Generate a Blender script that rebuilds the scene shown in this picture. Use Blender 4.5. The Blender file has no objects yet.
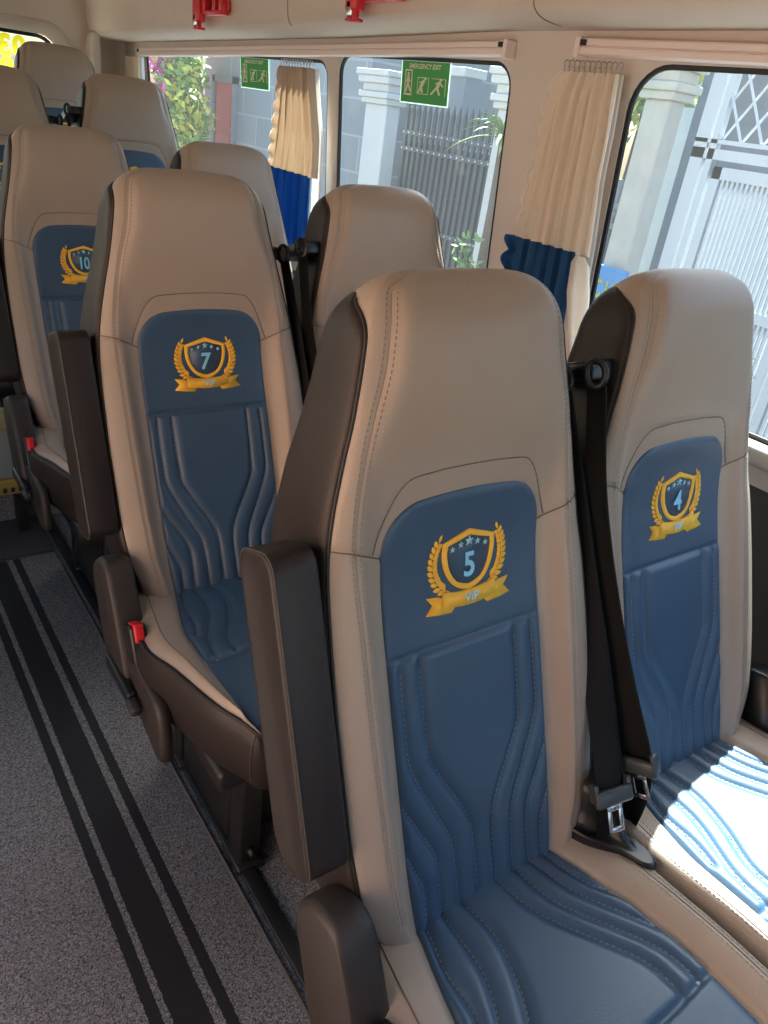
import bpy, bmesh, math, random
import numpy as np
from mathutils import Vector, Matrix

random.seed(7)
rng = np.random.default_rng(7)
SC = bpy.context.scene
COL = SC.collection

# ------------------------------------------------------------------ helpers
def link(o, parent=None):
    COL.objects.link(o)
    if parent is not None:
        o.parent = parent
    return o

def mesh_from(name, verts, faces, mats=(), midx=None, smooth=True):
    me = bpy.data.meshes.new(name)
    me.from_pydata([tuple(map(float, v)) for v in verts], [], [tuple(int(i) for i in f) for f in faces])
    for m in mats:
        me.materials.append(m)
    if smooth:
        me.polygons.foreach_set('use_smooth', [True] * len(me.polygons))
    if midx is not None:
        me.polygons.foreach_set('material_index', [int(i) for i in midx])
    me.validate()
    me.update()
    return me

def obj(name, me, parent=None, label=None):
    o = bpy.data.objects.new(name, me)
    link(o, parent)
    if label:
        o['label'] = label
    return o

def empty(name, loc=(0, 0, 0)):
    o = bpy.data.objects.new(name, None)
    o.empty_display_size = 0.1
    o.location = loc
    return link(o)

def tag(o, label=None, cat=None, group=None, kind=None):
    if label: o['label'] = label
    if cat: o['category'] = cat
    if group: o['group'] = group
    if kind: o['kind'] = kind
    return o

class MB:
    """collects several shapes into one mesh"""
    def __init__(self):
        self.v, self.f, self.m = [], [], []
    def add(self, verts, faces, mi=0):
        b = len(self.v)
        self.v.extend([tuple(map(float, x)) for x in verts])
        self.f.extend([tuple(int(i) + b for i in f) for f in faces])
        self.m.extend([mi] * len(faces))
        return self
    def box(self, lo, hi, mi=0):
        x0, y0, z0 = lo; x1, y1, z1 = hi
        v = [(x0,y0,z0),(x1,y0,z0),(x1,y1,z0),(x0,y1,z0),(x0,y0,z1),(x1,y0,z1),(x1,y1,z1),(x0,y1,z1)]
        f = [(0,3,2,1),(4,5,6,7),(0,1,5,4),(1,2,6,5),(2,3,7,6),(3,0,4,7)]
        return self.add(v, f, mi)
    def rbox(self, lo, hi, r=.01, seg=3, mi=0, T=None):
        bm = bmesh.new()
        bmesh.ops.create_cube(bm, size=1)
        c = [(a + b) / 2 for a, b in zip(lo, hi)]; s = [abs(b - a) for a, b in zip(lo, hi)]
        for v in bm.verts:
            v.co = Vector([c[i] + v.co[i] * s[i] for i in range(3)])
        bmesh.ops.bevel(bm, geom=list(bm.edges), offset=min(r, min(s) * .49), segments=seg, profile=.5, affect='EDGES')
        if T is not None:
            for v in bm.verts:
                v.co = Vector(T(v.co))
        bm.verts.index_update()
        self.add([v.co[:] for v in bm.verts], [[v.index for v in f.verts] for f in bm.faces], mi)
        bm.free()
        return self
    def tube(self, pts, r=.005, n=8, closed=False, mi=0, cap=True):
        P = np.array(pts, float); k = len(P)
        R_ = np.full(k, r) if np.isscalar(r) else np.array(r, float)
        vs = []
        up = np.array([0.31, 0.17, 0.93])
        for i in range(k):
            a = P[(i - 1) % k] if (closed or i > 0) else P[i]
            b = P[(i + 1) % k] if (closed or i < k - 1) else P[i]
            t = b - a; t /= (np.linalg.norm(t) + 1e-12)
            if i == 0:
                s = np.cross(t, up); s /= np.linalg.norm(s)
            else:
                s = s - t * (s @ t); s /= (np.linalg.norm(s) + 1e-12)
            w = np.cross(t, s)
            for j in range(n):
                an = 2 * math.pi * j / n
                vs.append(P[i] + R_[i] * (math.cos(an) * s + math.sin(an) * w))
        fs = []
        for i in range(k if closed else k - 1):
            for j in range(n):
                a = i * n + j; b = i * n + (j + 1) % n
                c = ((i + 1) % k) * n + (j + 1) % n; d = ((i + 1) % k) * n + j
                fs.append((a, b, c, d))
        if not closed and cap:
            fs.append(tuple(range(n))[::-1]); fs.append(tuple((k - 1) * n + j for j in range(n)))
        return self.add(vs, fs, mi)
    def plate(self, pts, d, mi=0):
        """polygon (list of 3D points) thickened along vector d"""
        n = len(pts); P = [Vector(p) for p in pts]; D = Vector(d)
        v = P + [p + D for p in P]
        f = [tuple(range(n)), tuple(range(2 * n - 1, n - 1, -1))]
        f += [(i, (i + 1) % n, n + (i + 1) % n, n + i) for i in range(n)]
        return self.add(v, f, mi)
    def grid(self, G, mi=0, closed=False):
        G = np.asarray(G, float); r, c = G.shape[:2]
        idx = np.arange(r * c).reshape(r, c)
        f = []
        for i in range(r - 1):
            for j in range(c if closed else c - 1):
                f.append((idx[i, j], idx[i, (j + 1) % c], idx[i + 1, (j + 1) % c], idx[i + 1, j]))
        return self.add(G.reshape(-1, 3), f, mi)
    def mesh(self, name, mats, smooth=True, fix=True):
        me = mesh_from(name, self.v, self.f, mats, self.m if len(mats) > 1 else None, smooth)
        if fix:
            bm = bmesh.new(); bm.from_mesh(me)
            bmesh.ops.recalc_face_normals(bm, faces=list(bm.faces))
            bm.to_mesh(me); bm.free(); me.update()
        return me
    def build(self, name, mats, parent=None, smooth=True, label=None, sharp=None):
        if not isinstance(mats, (list, tuple)): mats = [mats]
        me = self.mesh(name, mats, smooth)
        if smooth and sharp:
            me.set_sharp_from_angle(angle=math.radians(sharp))
        return obj(name, me, parent, label)

def catmull(P, n=12):
    P = np.array(P, float)
    if len(P) < 3:
        t = np.linspace(0, 1, n + 1)[:, None]
        return P[0] * (1 - t) + P[-1] * t
    Q = np.vstack([2 * P[0] - P[1], P, 2 * P[-1] - P[-2]])
    out = []
    for i in range(1, len(Q) - 2):
        p0, p1, p2, p3 = Q[i - 1], Q[i], Q[i + 1], Q[i + 2]
        for t in np.linspace(0, 1, n, endpoint=False):
            out.append(.5 * ((2 * p1) + (-p0 + p2) * t + (2 * p0 - 5 * p1 + 4 * p2 - p3) * t * t + (-p0 + 3 * p1 - 3 * p2 + p3) * t ** 3))
    out.append(P[-1])
    return np.array(out)

def pchip(x, xs, ys):
    xs = np.array(xs, float); ys = np.array(ys, float); x = np.clip(np.asarray(x, float), xs[0], xs[-1])
    h = np.diff(xs); d = np.diff(ys) / h
    m = np.zeros_like(ys)
    for i in range(1, len(xs) - 1):
        if d[i - 1] * d[i] > 0:
            w1 = 2 * h[i] + h[i - 1]; w2 = h[i] + 2 * h[i - 1]
            m[i] = (w1 + w2) / (w1 / d[i - 1] + w2 / d[i])
    m[0] = d[0]; m[-1] = d[-1]
    k = np.clip(np.searchsorted(xs, x, side='right') - 1, 0, len(h) - 1)
    t = (x - xs[k]) / h[k]
    return ((2 * t**3 - 3 * t**2 + 1) * ys[k] + (t**3 - 2 * t**2 + t) * h[k] * m[k]
            + (-2 * t**3 + 3 * t**2) * ys[k + 1] + (t**3 - t**2) * h[k] * m[k + 1])

def polydist(U, V, lines):
    """distance of every (U,V) to the nearest of the polylines"""
    D = np.full(U.shape, 9.0)
    for L in lines:
        for a, b in zip(L[:-1], L[1:]):
            ab = b - a; l2 = ab @ ab + 1e-12
            t = np.clip(((U - a[0]) * ab[0] + (V - a[1]) * ab[1]) / l2, 0, 1)
            D = np.minimum(D, np.hypot(U - a[0] - t * ab[0], V - a[1] - t * ab[1]))
    return D

def resample(L, step):
    seg = np.linalg.norm(np.diff(L, axis=0), axis=1); s = np.concatenate([[0], np.cumsum(seg)])
    n = max(2, int(s[-1] / step) + 1); q = np.linspace(0, s[-1], n)
    return np.stack([np.interp(q, s, L[:, i]) for i in range(L.shape[1])], 1)

# ------------------------------------------------------------------ materials
def newmat(name):
    m = bpy.data.materials.new(name); m.use_nodes = True
    nt = m.node_tree
    return m, nt, nt.nodes['Principled BSDF']

def mat(name, col, rough=.5, metal=0., bump=0., bscale=300., var=0., vscale=8., spec=.5, sheen=0.):
    m, nt, b = newmat(name)
    b.inputs['Base Color'].default_value = (*col, 1)
    b.inputs['Roughness'].default_value = rough
    b.inputs['Metallic'].default_value = metal
    b.inputs['Specular IOR Level'].default_value = spec
    if sheen: b.inputs['Sheen Weight'].default_value = sheen
    tc = nt.nodes.new('ShaderNodeTexCoord')
    if var:
        n = nt.nodes.new('ShaderNodeTexNoise'); n.inputs['Scale'].default_value = vscale; n.inputs['Detail'].default_value = 5
        r = nt.nodes.new('ShaderNodeMapRange'); r.inputs[1].default_value = .3; r.inputs[2].default_value = .7
        r.inputs[3].default_value = 1 - var; r.inputs[4].default_value = 1 + var
        mx = nt.nodes.new('ShaderNodeVectorMath'); mx.operation = 'SCALE'; mx.inputs[0].default_value = col
        nt.links.new(tc.outputs['Object'], n.inputs['Vector']); nt.links.new(n.outputs['Fac'], r.inputs[0])
        nt.links.new(r.outputs[0], mx.inputs['Scale']); nt.links.new(mx.outputs[0], b.inputs['Base Color'])
    if bump:
        n = nt.nodes.new('ShaderNodeTexVoronoi'); n.inputs['Scale'].default_value = bscale
        bp = nt.nodes.new('ShaderNodeBump'); bp.inputs['Strength'].default_value = bump; bp.inputs['Distance'].default_value = .002
        nt.links.new(tc.outputs['Object'], n.inputs['Vector']); nt.links.new(n.outputs['Distance'], bp.inputs['Height'])
        nt.links.new(bp.outputs[0], b.inputs['Normal'])
    return m

BEIGE = mat('beige_leather', (.37, .290, .228), .42, bump=.12, bscale=420, var=.03, vscale=6)
BLUE = mat('blue_leather', (.042, .086, .148), .40, bump=.10, bscale=420, var=.04, vscale=9)
DARK = mat('dark_brown_leather', (.021, .0150, .0128), .46, bump=.12, bscale=380, var=.05, spec=.4)
BROWN_PL = mat('brown_plastic', (.028, .0215, .018), .5, bump=.15, bscale=600)
BLACK_PL = mat('black_plastic', (.010, .010, .011), .32)
BLACK_WEB = mat('black_webbing', (.0045, .0045, .005), .7, bump=.2, bscale=900, spec=.25)
GREY_PL = mat('grey_plastic', (.045, .055, .060), .38)
STEEL = mat('steel', (.62, .61, .60), .25, metal=1.)
BLACK_MT = mat('black_painted_steel', (.012, .011, .011), .45)
RED_PL = mat('red_plastic', (.62, .018, .022), .32)
GOLD = mat('gold_thread', (1.0, .55, .045), .5, bump=.4, bscale=1500, var=.06, vscale=160)
CYAN = mat('light_blue_thread', (.28, .66, .88), .5, bump=.4, bscale=1500)
PALE = mat('pale_blue_thread', (.38, .70, .82), .5)
THREAD = mat('white_thread', (.20, .26, .33), .6)
THREAD_B = mat('beige_thread', (.27, .215, .165), .6)
SEAM = mat('dark_seam', (.15, .115, .088), .7)
SEAM_D = mat('black_seam', (.05, .04, .034), .7)
HEADLINER = mat('headliner_beige', (.60, .505, .42), .75, bump=.10, bscale=700, var=.03)
TRIM = mat('trim_beige', (.60, .535, .465), .55)
WALL = mat('wall_trim', (.60, .535, .475), .6, var=.03)
SHADE_GREY = mat('shade_grey', (.06, .055, .052), .7)  # dark grey that stands in for shade on lower wall and floor
RAIL = mat('rail_white', (.78, .67, .62), .38)
HOOK = mat('hook_grey', (.35, .35, .34), .4)
RUBBER = mat('black_rubber', (.010, .011, .012), .5)

def carpet_mat(name, stripes):
    m, nt, b = newmat(name)
    tc = nt.nodes.new('ShaderNodeTexCoord'); L = nt.links.new
    n = nt.nodes.new('ShaderNodeTexNoise'); n.inputs['Scale'].default_value = 330; n.inputs['Detail'].default_value = 3
    n.inputs['Distortion'].default_value = 1.5
    L(tc.outputs['Object'], n.inputs['Vector'])
    cr = nt.nodes.new('ShaderNodeValToRGB')
    cr.color_ramp.elements[0].position = .40; cr.color_ramp.elements[0].color = (.045, .041, .040, 1)
    cr.color_ramp.elements[1].position = .63; cr.color_ramp.elements[1].color = (.42, .38, .37, 1)
    L(n.outputs['Fac'], cr.inputs[0])
    col = cr.outputs[0]
    if stripes:
        sx = nt.nodes.new('ShaderNodeSeparateXYZ'); L(tc.outputs['Object'], sx.inputs[0])
        n2 = nt.nodes.new('ShaderNodeTexNoise'); n2.inputs['Scale'].default_value = 200; L(tc.outputs['Object'], n2.inputs['Vector'])
        mr = nt.nodes.new('ShaderNodeMapRange'); mr.inputs[3].default_value = -.003; mr.inputs[4].default_value = .003
        L(n2.outputs['Fac'], mr.inputs[0])
        ad = nt.nodes.new('ShaderNodeMath'); ad.operation = 'ADD'; L(sx.outputs[0], ad.inputs[0]); L(mr.outputs[0], ad.inputs[1])
        acc = None
        for a, c in stripes:
            cm = nt.nodes.new('ShaderNodeMath'); cm.operation = 'COMPARE'
            cm.inputs[1].default_value = (a + c) / 2; cm.inputs[2].default_value = (c - a) / 2
            L(ad.outputs[0], cm.inputs[0])
            if acc is None: acc = cm.outputs[0]
            else:
                s = nt.nodes.new('ShaderNodeMath'); s.operation = 'MAXIMUM'; L(acc, s.inputs[0]); L(cm.outputs[0], s.inputs[1]); acc = s.outputs[0]
        mx = nt.nodes.new('ShaderNodeMix'); mx.data_type = 'RGBA'
        L(acc, mx.inputs[0]); L(col, mx.inputs[6]); mx.inputs[7].default_value = (.014, .012, .013, 1)
        col = mx.outputs[2]
    L(col, b.inputs['Base Color'])
    b.inputs['Roughness'].default_value = .85
    bp = nt.nodes.new('ShaderNodeBump'); bp.inputs['Strength'].default_value = .6; bp.inputs['Distance'].default_value = .004
    L(n.outputs['Fac'], bp.inputs['Height']); L(bp.outputs[0], b.inputs['Normal'])
    return m

MAT_RUN = carpet_mat('striped_carpet', [(-.367, -.346), (-.334, -.277), (-.261, -.241), (-1.02, -.95)])
MAT_FLOOR = carpet_mat('grey_carpet', [])

def glass_mat():
    m, nt, b = newmat('tinted_glass')
    nt.nodes.remove(b)
    out = nt.nodes['Material Output']
    tr = nt.nodes.new('ShaderNodeBsdfTransparent'); tr.inputs[0].default_value = (.54, .65, .68, 1)
    gl = nt.nodes.new('ShaderNodeBsdfGlossy'); gl.inputs['Roughness'].default_value = .02
    df = nt.nodes.new('ShaderNodeBsdfTranslucent'); df.inputs[0].default_value = (.8, .9, .92, 1)
    fr = nt.nodes.new('ShaderNodeFresnel'); fr.inputs['IOR'].default_value = 1.3
    a = nt.nodes.new('ShaderNodeMixShader'); c = nt.nodes.new('ShaderNodeMixShader')
    a.inputs[0].default_value = .014
    nt.links.new(tr.outputs[0], a.inputs[1]); nt.links.new(df.outputs[0], a.inputs[2])
    c.inputs[0].default_value = .025; nt.links.new(a.outputs[0], c.inputs[1]); nt.links.new(gl.outputs[0], c.inputs[2])
    nt.links.new(c.outputs[0], out.inputs[0])
    return m
GLASS = glass_mat()

def cloth_mat(name, col, trans=.45):
    m, nt, b = newmat(name)
    out = nt.nodes['Material Output']
    b.inputs['Base Color'].default_value = (*col, 1); b.inputs['Roughness'].default_value = .9
    t = nt.nodes.new('ShaderNodeBsdfTranslucent'); t.inputs[0].default_value = (*col, 1)
    mx = nt.nodes.new('ShaderNodeMixShader'); mx.inputs[0].default_value = trans
    tc = nt.nodes.new('ShaderNodeTexCoord'); w = nt.nodes.new('ShaderNodeTexWave'); w.inputs['Scale'].default_value = 260
    w.bands_direction = 'Z'
    bp = nt.nodes.new('ShaderNodeBump'); bp.inputs['Strength'].default_value = .15; bp.inputs['Distance'].default_value = .002
    nt.links.new(tc.outputs['Object'], w.inputs[0]); nt.links.new(w.outputs['Fac'], bp.inputs['Height'])
    nt.links.new(bp.outputs[0], b.inputs['Normal'])
    nt.links.new(b.outputs[0], mx.inputs[1]); nt.links.new(t.outputs[0], mx.inputs[2]); nt.links.new(mx.outputs[0], out.inputs[0])
    return m
CURT = cloth_mat('cream_curtain', (.95, .89, .80), .66)
CURT_SH = cloth_mat('shaded_curtain', (.66, .54, .42), .40)  # cream cloth toned brown, its weaker backlight put into the colour
CURT_W = cloth_mat('white_curtain_lining', (.82, .80, .76), .45)
CURT_B = cloth_mat('blue_curtain_band', (.025, .12, .30), .45)

# ------------------------------------------------------------------ seat shape
TH = math.radians(22.02); Z0 = .45
SV = np.array([0, math.sin(TH), math.cos(TH)]); SN = np.array([0, -math.cos(TH), math.sin(TH)])
def S3(u, v, n):
    """backrest coordinates (across, up along the back, out of the back) -> seat space"""
    u = np.asarray(u, float); v = np.asarray(v, float); n = np.asarray(n, float)
    u, v, n = np.broadcast_arrays(u, v, n)
    return np.stack([u, v * SV[1] + n * SN[1], Z0 + v * SV[2] + n * SN[2]], -1)

VT = .798; V1 = .730
def f_hw(v): return pchip(v, [-.05, -.02, 0, .04, .1, .2, .3, .4, .5, .55, .6, .65, .7, .74, .762, .777, .787, .794, VT],
                          [.13, .145, .162, .185, .201, .207, .207, .204, .196, .187, .175, .162, .151, .143, .135, .124, .111, .094, .070])
def f_hst(v): return pchip(v, [-.05, 0, .1, .2, .36, .5, .56, .634, .70, .745, .775, VT],
                           [.12, .14, .160, .165, .168, .168, .162, .148, .129, .122, .112, .055])
def f_n0(v): return pchip(v, [-.05, 0, .4, .45, .5, .55, .6, .65, .70, .75, VT], [-.01, 0, 0, .003, .012, .028, .048, .066, .078, .083, .082])
def f_b(v): return pchip(v, [-.05, 0, .1, .4, .5, .56, .62, .7, VT], [.012, .018, .028, .030, .018, .006, -.006, -.014, -.012])
def f_nb(v): return pchip(v, [-.05, .5, .6, .65, .7, .75, VT], [-.118, -.122, -.101, -.079, -.058, -.041, -.032])
QK = [0, .12, .2, .38, .5, .62, .84, .91, 1.]
QS = np.linspace(0, 1, 241)
def section(v):
    hw = float(f_hw(v)); hst = min(float(f_hst(v)), hw * .93); n0 = float(f_n0(v)); b = float(f_b(v)); nb = float(f_nb(v))
    pu = min(.128, hst * .82)
    ns = n0 + b - .014
    U = pchip(QS, QK, [0, pu * .6, pu, hst, hw, hw + .004, hw + .002, hw - .016, 0])
    N = pchip(QS, QK, [n0, n0, n0 + .12 * b, n0 + b, ns, ns - .030, nb + .022, nb, nb])
    if v > V1:
        k = math.sqrt(max(0, 1 - ((v - V1) / (VT - V1)) ** 2))
        nc = (n0 + nb) / 2 + .012
        N = nc + (N - nc) * k
    return U, N
# front height table
TVS = np.arange(-.05, VT + .0005, .001); TUS = np.arange(0, .2401, .002)
TAB = np.zeros((len(TVS), len(TUS)))
for i_, v_ in enumerate(TVS):
    U_, N_ = section(min(v_, VT - 1e-5)); k_ = QS <= .52
    TAB[i_] = np.interp(TUS, np.maximum.accumulate(U_[k_]), N_[k_])
def nf(u, v):
    u = np.abs(np.asarray(u, float)) / .002; v = (np.asarray(v, float) + .05) / .001
    u = np.clip(u, 0, len(TUS) - 1.001); v = np.clip(v, 0, len(TVS) - 1.001)
    a = u.astype(int); b = v.astype(int); fu = u - a; fv = v - b
    return TAB[b, a] * (1 - fu) * (1 - fv) + TAB[b, a + 1] * fu * (1 - fv) + TAB[b + 1, a] * (1 - fu) * fv + TAB[b + 1, a + 1] * fu * fv
def F3(u, v, h=0.):
    return S3(u, v, nf(u, v) + h)

# seams of the beige cover, (u, v), right half; mirrored
def mirror(L): return np.array([(-a, b) for a, b in L])
L_SHO = catmull([(.124, .486), (.15, .496), (.172, .504), (.2, .512)], 8)
L_ARCH_S = catmull([(.137, .494), (.128, .52), (.113, .552), (.098, .570), (.085, .576)], 6)
L_ARCH = np.vstack([L_ARCH_S, [(0.04, .5795), (0, .580)]])
vst = np.concatenate([np.linspace(.04, .76, 60), np.linspace(.765, .79, 6)])
L_ST = np.stack([f_hst(vst) + .001, vst], 1)
SEAMS = [L_SHO, mirror(L_SHO), L_ARCH, mirror(L_ARCH)]
STITCH_SEAMS = [L_ST, mirror(L_ST)]

CACHE = {}
def part(key, name, fn, parent, label=None):
    if key not in CACHE:
        CACHE[key] = fn()
    return obj(name, CACHE[key], parent, label)

def dashes(mb, L3, nrm, dash, gap, w, mi, h=.0006):
    """stitches along a dense 3D polyline"""
    seg = np.linalg.norm(np.diff(L3, axis=0), axis=1); s = np.concatenate([[0], np.cumsum(seg)])
    t = 0; nrm = nrm[:len(L3)]
    while t + dash < s[-1]:
        p = np.array([np.interp(t, s, L3[:, i]) for i in range(3)]); q = np.array([np.interp(t + dash, s, L3[:, i]) for i in range(3)])
        n = np.array([np.interp(t, s, nrm[:, i]) for i in range(3)])
        d = q - p; side = np.cross(d, n); side *= w / 2 / (np.linalg.norm(side) + 1e-12)
        m = (p + q) / 2 + n * h
        mb.add([p - side, p + side, q + side, q - side, m - side * .6, m + side * .6], [(0, 1, 5, 4), (4, 5, 2, 3), (0, 4, 3), (1, 2, 5)], mi)
        t += dash + gap

def shell_mesh():
    rows = list(np.arange(-.03, V1, .004)) + [V1 + (VT - V1) * math.sin(a) for a in np.linspace(0, math.pi / 2 * .985, 26)]
    qs = np.concatenate([np.linspace(0, .5, 62), np.linspace(.52, 1, 22)])
    GU, GN, GV = [], [], []
    for v in rows:
        U, N = section(v)
        uu = np.interp(qs, QS, U); nn = np.interp(qs, QS, N)
        GU.append(np.concatenate([-uu[::-1], uu[1:-1]])); GN.append(np.concatenate([nn[::-1], nn[1:-1]])); GV.append(np.full(2 * len(qs) - 2, v))
    GU, GN, GV = map(np.array, (GU, GN, GV))
    qq = np.concatenate([qs[::-1], qs[1:-1]])
    front = (qq <= .5)[None, :] & np.ones_like(GU, bool)
    d1 = polydist(GU, GV, SEAMS); d2 = polydist(GU, GV, STITCH_SEAMS)
    GN = GN - np.where(front, .0022 * np.exp(-(d1 / .0035) ** 2) + .0014 * np.exp(-(d2 / .003) ** 2), 0)
    G = S3(GU, GV + np.where(GV > .7, (GV - .7) * .03 * (1 - np.clip(np.abs(GU) / .14, 0, 1) ** 2), 0), GN)
    mb = MB(); mb.grid(G, 0, closed=True)
    r, c = G.shape[:2]
    mb.f.append(tuple(range(c))); mb.m.append(0)
    mb.f.append(tuple(range((r - 1) * c, r * c))[::-1]); mb.m.append(0)
    # seam threads
    for L in SEAMS:
        Q = resample(L, .006); mb.tube(F3(Q[:, 0], Q[:, 1], -.0018), .0010, 5, mi=1)
    nn = np.tile(SN, (400, 1))
    for L in STITCH_SEAMS:
        Q = resample(L, .005)
        mb.tube(F3(Q[:, 0], Q[:, 1], -.0014), .0007, 5, mi=2)
        sg = np.sign(L[0, 0])
        for off in (-.0050, .0050):
            L3 = F3(Q[:, 0] + sg * off, Q[:, 1], .0002)
            dashes(mb, L3, nn[:len(L3)], .0042, .0026, .0013, 2)
    return mb.mesh('backrest', [BEIGE, SEAM, THREAD_B])

def overlay(G, Nn, H, drop=.004):
    """thin pad lying on a surface; G points, Nn normals, H heights"""
    P = G + Nn * H[..., None]
    top = np.pad(P, ((1, 1), (1, 1), (0, 0)), mode='edge')
    base = np.pad(G - Nn * drop, ((1, 1), (1, 1), (0, 0)), mode='edge')
    m = np.zeros(top.shape[:2], bool); m[0] = m[-1] = True; m[:, 0] = m[:, -1] = True
    return np.where(m[..., None], base, top)

# quilting lines on the backrest panel
QL = [[(-.108, .357), (-.109, .26), (-.104, .215), (-.071, .143), (-.052, .10), (-.048, .05), (-.047, -.03)],
      [(-.079, .357), (-.077, .25), (-.071, .213), (-.028, .135), (-.0165, .10), (-.015, .05), (-.016, -.03)],
      [(-.124, .175), (-.105, .140), (-.083, .100), (-.077, .070), (-.078, .02), (-.079, -.03)],
      [(-.124, .108), (-.112, .080), (-.103, .055), (-.102, .01), (-.103, -.03)]]
QL = [catmull(a, 6) for a in QL]
QLINES = QL + [mirror(a) for a in QL]
def panel_hw(v):
    r = .058; t = .5475
    v = np.asarray(v, float)
    base = pchip(v, [-.05, -.02, 0, .1, .3, .5, .56], [.113, .116, .120, .126, .127, .1265, .125])
    k = np.clip((v - (t - r)) / r, 0, 1)
    return base - r * (1 - np.sqrt(np.clip(1 - k ** 2, 0, 1)))
def panel_mesh():
    vs = np.concatenate([np.arange(-.03, .489, .0026), .489 + .0584 * np.sin(np.linspace(0.02, math.pi / 2, 34))])
    ss = np.linspace(-1, 1, 101)
    V_, S_ = np.meshgrid(vs, ss, indexing='ij')
    U_ = S_ * panel_hw(V_)
    V2 = V_ + np.clip((V_ - .49) / .057, 0, 1) * .0035 * (1 - S_ ** 2)
    hw = panel_hw(V_)
    edge = np.minimum(hw - np.abs(U_), np.maximum(.548 - V_, 0) + .0)
    H = .0055 * (1 - np.exp(-(edge / .006)))
    seam = np.abs(V_ - .360 - .004 * 0)
    D = polydist(U_, V_, QLINES)
    quilt = np.clip((.362 - V_) / .012, 0, 1)
    H = H - .0042 * np.exp(-(seam / .0038) ** 2) * np.clip((hw - np.abs(U_)) / .010, 0, 1)
    ef = np.clip((hw - np.abs(U_)) / .007, 0, 1)
    H = H + quilt * ef * (.0034 - .0046 * np.exp(-(D / .0082) ** 2) - .0032 * np.exp(-(D / .0023) ** 2))
    G = S3(U_, V2, nf(U_, V2)); Nn = np.tile(SN, G.shape[:2] + (1,))
    mb = MB(); mb.grid(overlay(G, Nn, H, .006), 0)
    nn = np.tile(SN, (400, 1))
    for i, L in enumerate(QLINES):
        L = L[L[:, 1] < .355]
        Q = resample(L, .004)
        L3 = F3(Q[:, 0] + .0012 * (1 if L[0, 0] > 0 else -1), Q[:, 1], .0030)
        dashes(mb, L3, nn[:len(L3)], .0042, .0034, .0011, 1, .0008)
    Q = np.stack([np.linspace(-.122, .122, 60), np.full(60, .357)], 1)
    return mb.mesh('center_panel', [BLUE, THREAD])

def side_mesh(sg):
    vs = np.concatenate([np.linspace(.02, .70, 90), 704e-3 + .0765 * np.sin(np.linspace(0.03, math.pi / 2, 30))])
    ts = np.linspace(0, 1, 26)
    G = np.zeros((len(vs), len(ts), 3)); Nn = np.zeros_like(G); H = np.zeros(G.shape[:2])
    for i, v in enumerate(vs):
        U, N = section(v)
        t = np.clip((v - .722) / (.781 - .722), 0, 1)
        qf = .503 + .33 * (1 - math.sqrt(max(0, 1 - t * t)))
        tb = np.clip((.06 - v) / .04, 0, 1)
        qf += .10 * tb * tb
        q = qf + (.875 - qf) * ts
        uu = np.interp(q, QS, U); nn = np.interp(q, QS, N)
        du = np.interp(q + .01, QS, U) - np.interp(q - .01, QS, U); dn = np.interp(q + .01, QS, N) - np.interp(q - .01, QS, N)
        l = np.hypot(du, dn) + 1e-9
        nu, nv = -dn / l, du / l
        G[i] = S3(sg * uu, np.full_like(uu, v), nn)
        Nn[i] = np.stack([sg * nu, nv * SN[1], nv * SN[2]], -1)
        e = np.minimum(ts, 1) * 0.12
        H[i] = .0055 * (1 - np.exp(-np.minimum(e, max(0, (.782 - v)) + .0006) / .005))
    mb = MB(); mb.grid(overlay(G, Nn, H, .004), 0)
    # piping along the front seam of the side
    e = G[:-9, 0] + Nn[:-9, 0] * .0008
    mb.tube(e, .0022, 6, mi=0)
    e2 = G[3:-9, 2] + Nn[3:-9, 2] * .0036
    dashes(mb, e2, Nn[3:-9, 2], .0045, .003, .0012, 1)
    return mb.mesh('side_panel', [DARK, SEAM_D])

def back_mesh():
    vs = np.linspace(-.02, .76, 60); ts = np.linspace(-1, 1, 31)
    G = np.zeros((len(vs), len(ts), 3))
    for i, v in enumerate(vs):
        U, N = section(v)
        q = 1 - np.abs(ts) * .10
        G[i] = S3(np.sign(ts) * np.interp(q, QS, U), np.full_like(ts, v), np.interp(q, QS, N))
    Nn = np.tile(-SN, G.shape[:2] + (1,))
    mb = MB(); mb.grid(overlay(G, Nn, np.full(G.shape[:2], .004), .004), 0)
    return mb.mesh('back_panel', [DARK])

# ---- emblem
EC = .004
def eplate(mb, pts, h0, h1, mi=0):
    P = np.array(pts, float); u = P[:, 0] + EC; v = P[:, 1]; n = len(P)
    a = F3(u, v, h0); b = F3(u, v, h1)
    mb.add(np.vstack([a, b]), [tuple(range(n, 2 * n))] + [(i, (i + 1) % n, n + (i + 1) % n, n + i) for i in range(n)], mi)
def ering(mb, A, B, h0, h1, mi=0):
    A = np.array(A, float); B = np.array(B, float); n = len(A)
    M = (A + B) / 2
    rows = [F3(A[:, 0] + EC, A[:, 1], h0), F3(A[:, 0] * .75 + M[:, 0] * .25 + EC, A[:, 1] * .75 + M[:, 1] * .25, h1),
            F3(B[:, 0] * .75 + M[:, 0] * .25 + EC, B[:, 1] * .75 + M[:, 1] * .25, h1), F3(B[:, 0] + EC, B[:, 1], h0)]
    mb.grid(np.array(rows), mi, closed=True)
EH = .0066
def shield_pts(o):
    half = catmull([(.0445 - o, .4865 - o * .55), (.0455 - o, .470), (.041 - o, .451), (.030 - o * .9, .434 + o * .3), (.014 - o * .3, .4235 + o * .9), (0, .4200 + o)], 6)
    top = [(0, .4995 - o * 1.05), (.022 - o * .5, .4930 - o * .85)]
    R_ = np.vstack([top, half]) * [.93, 1.]
    return np.vstack([R_, [(-a, b) for a, b in R_[1:-1][::-1]]])
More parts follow.
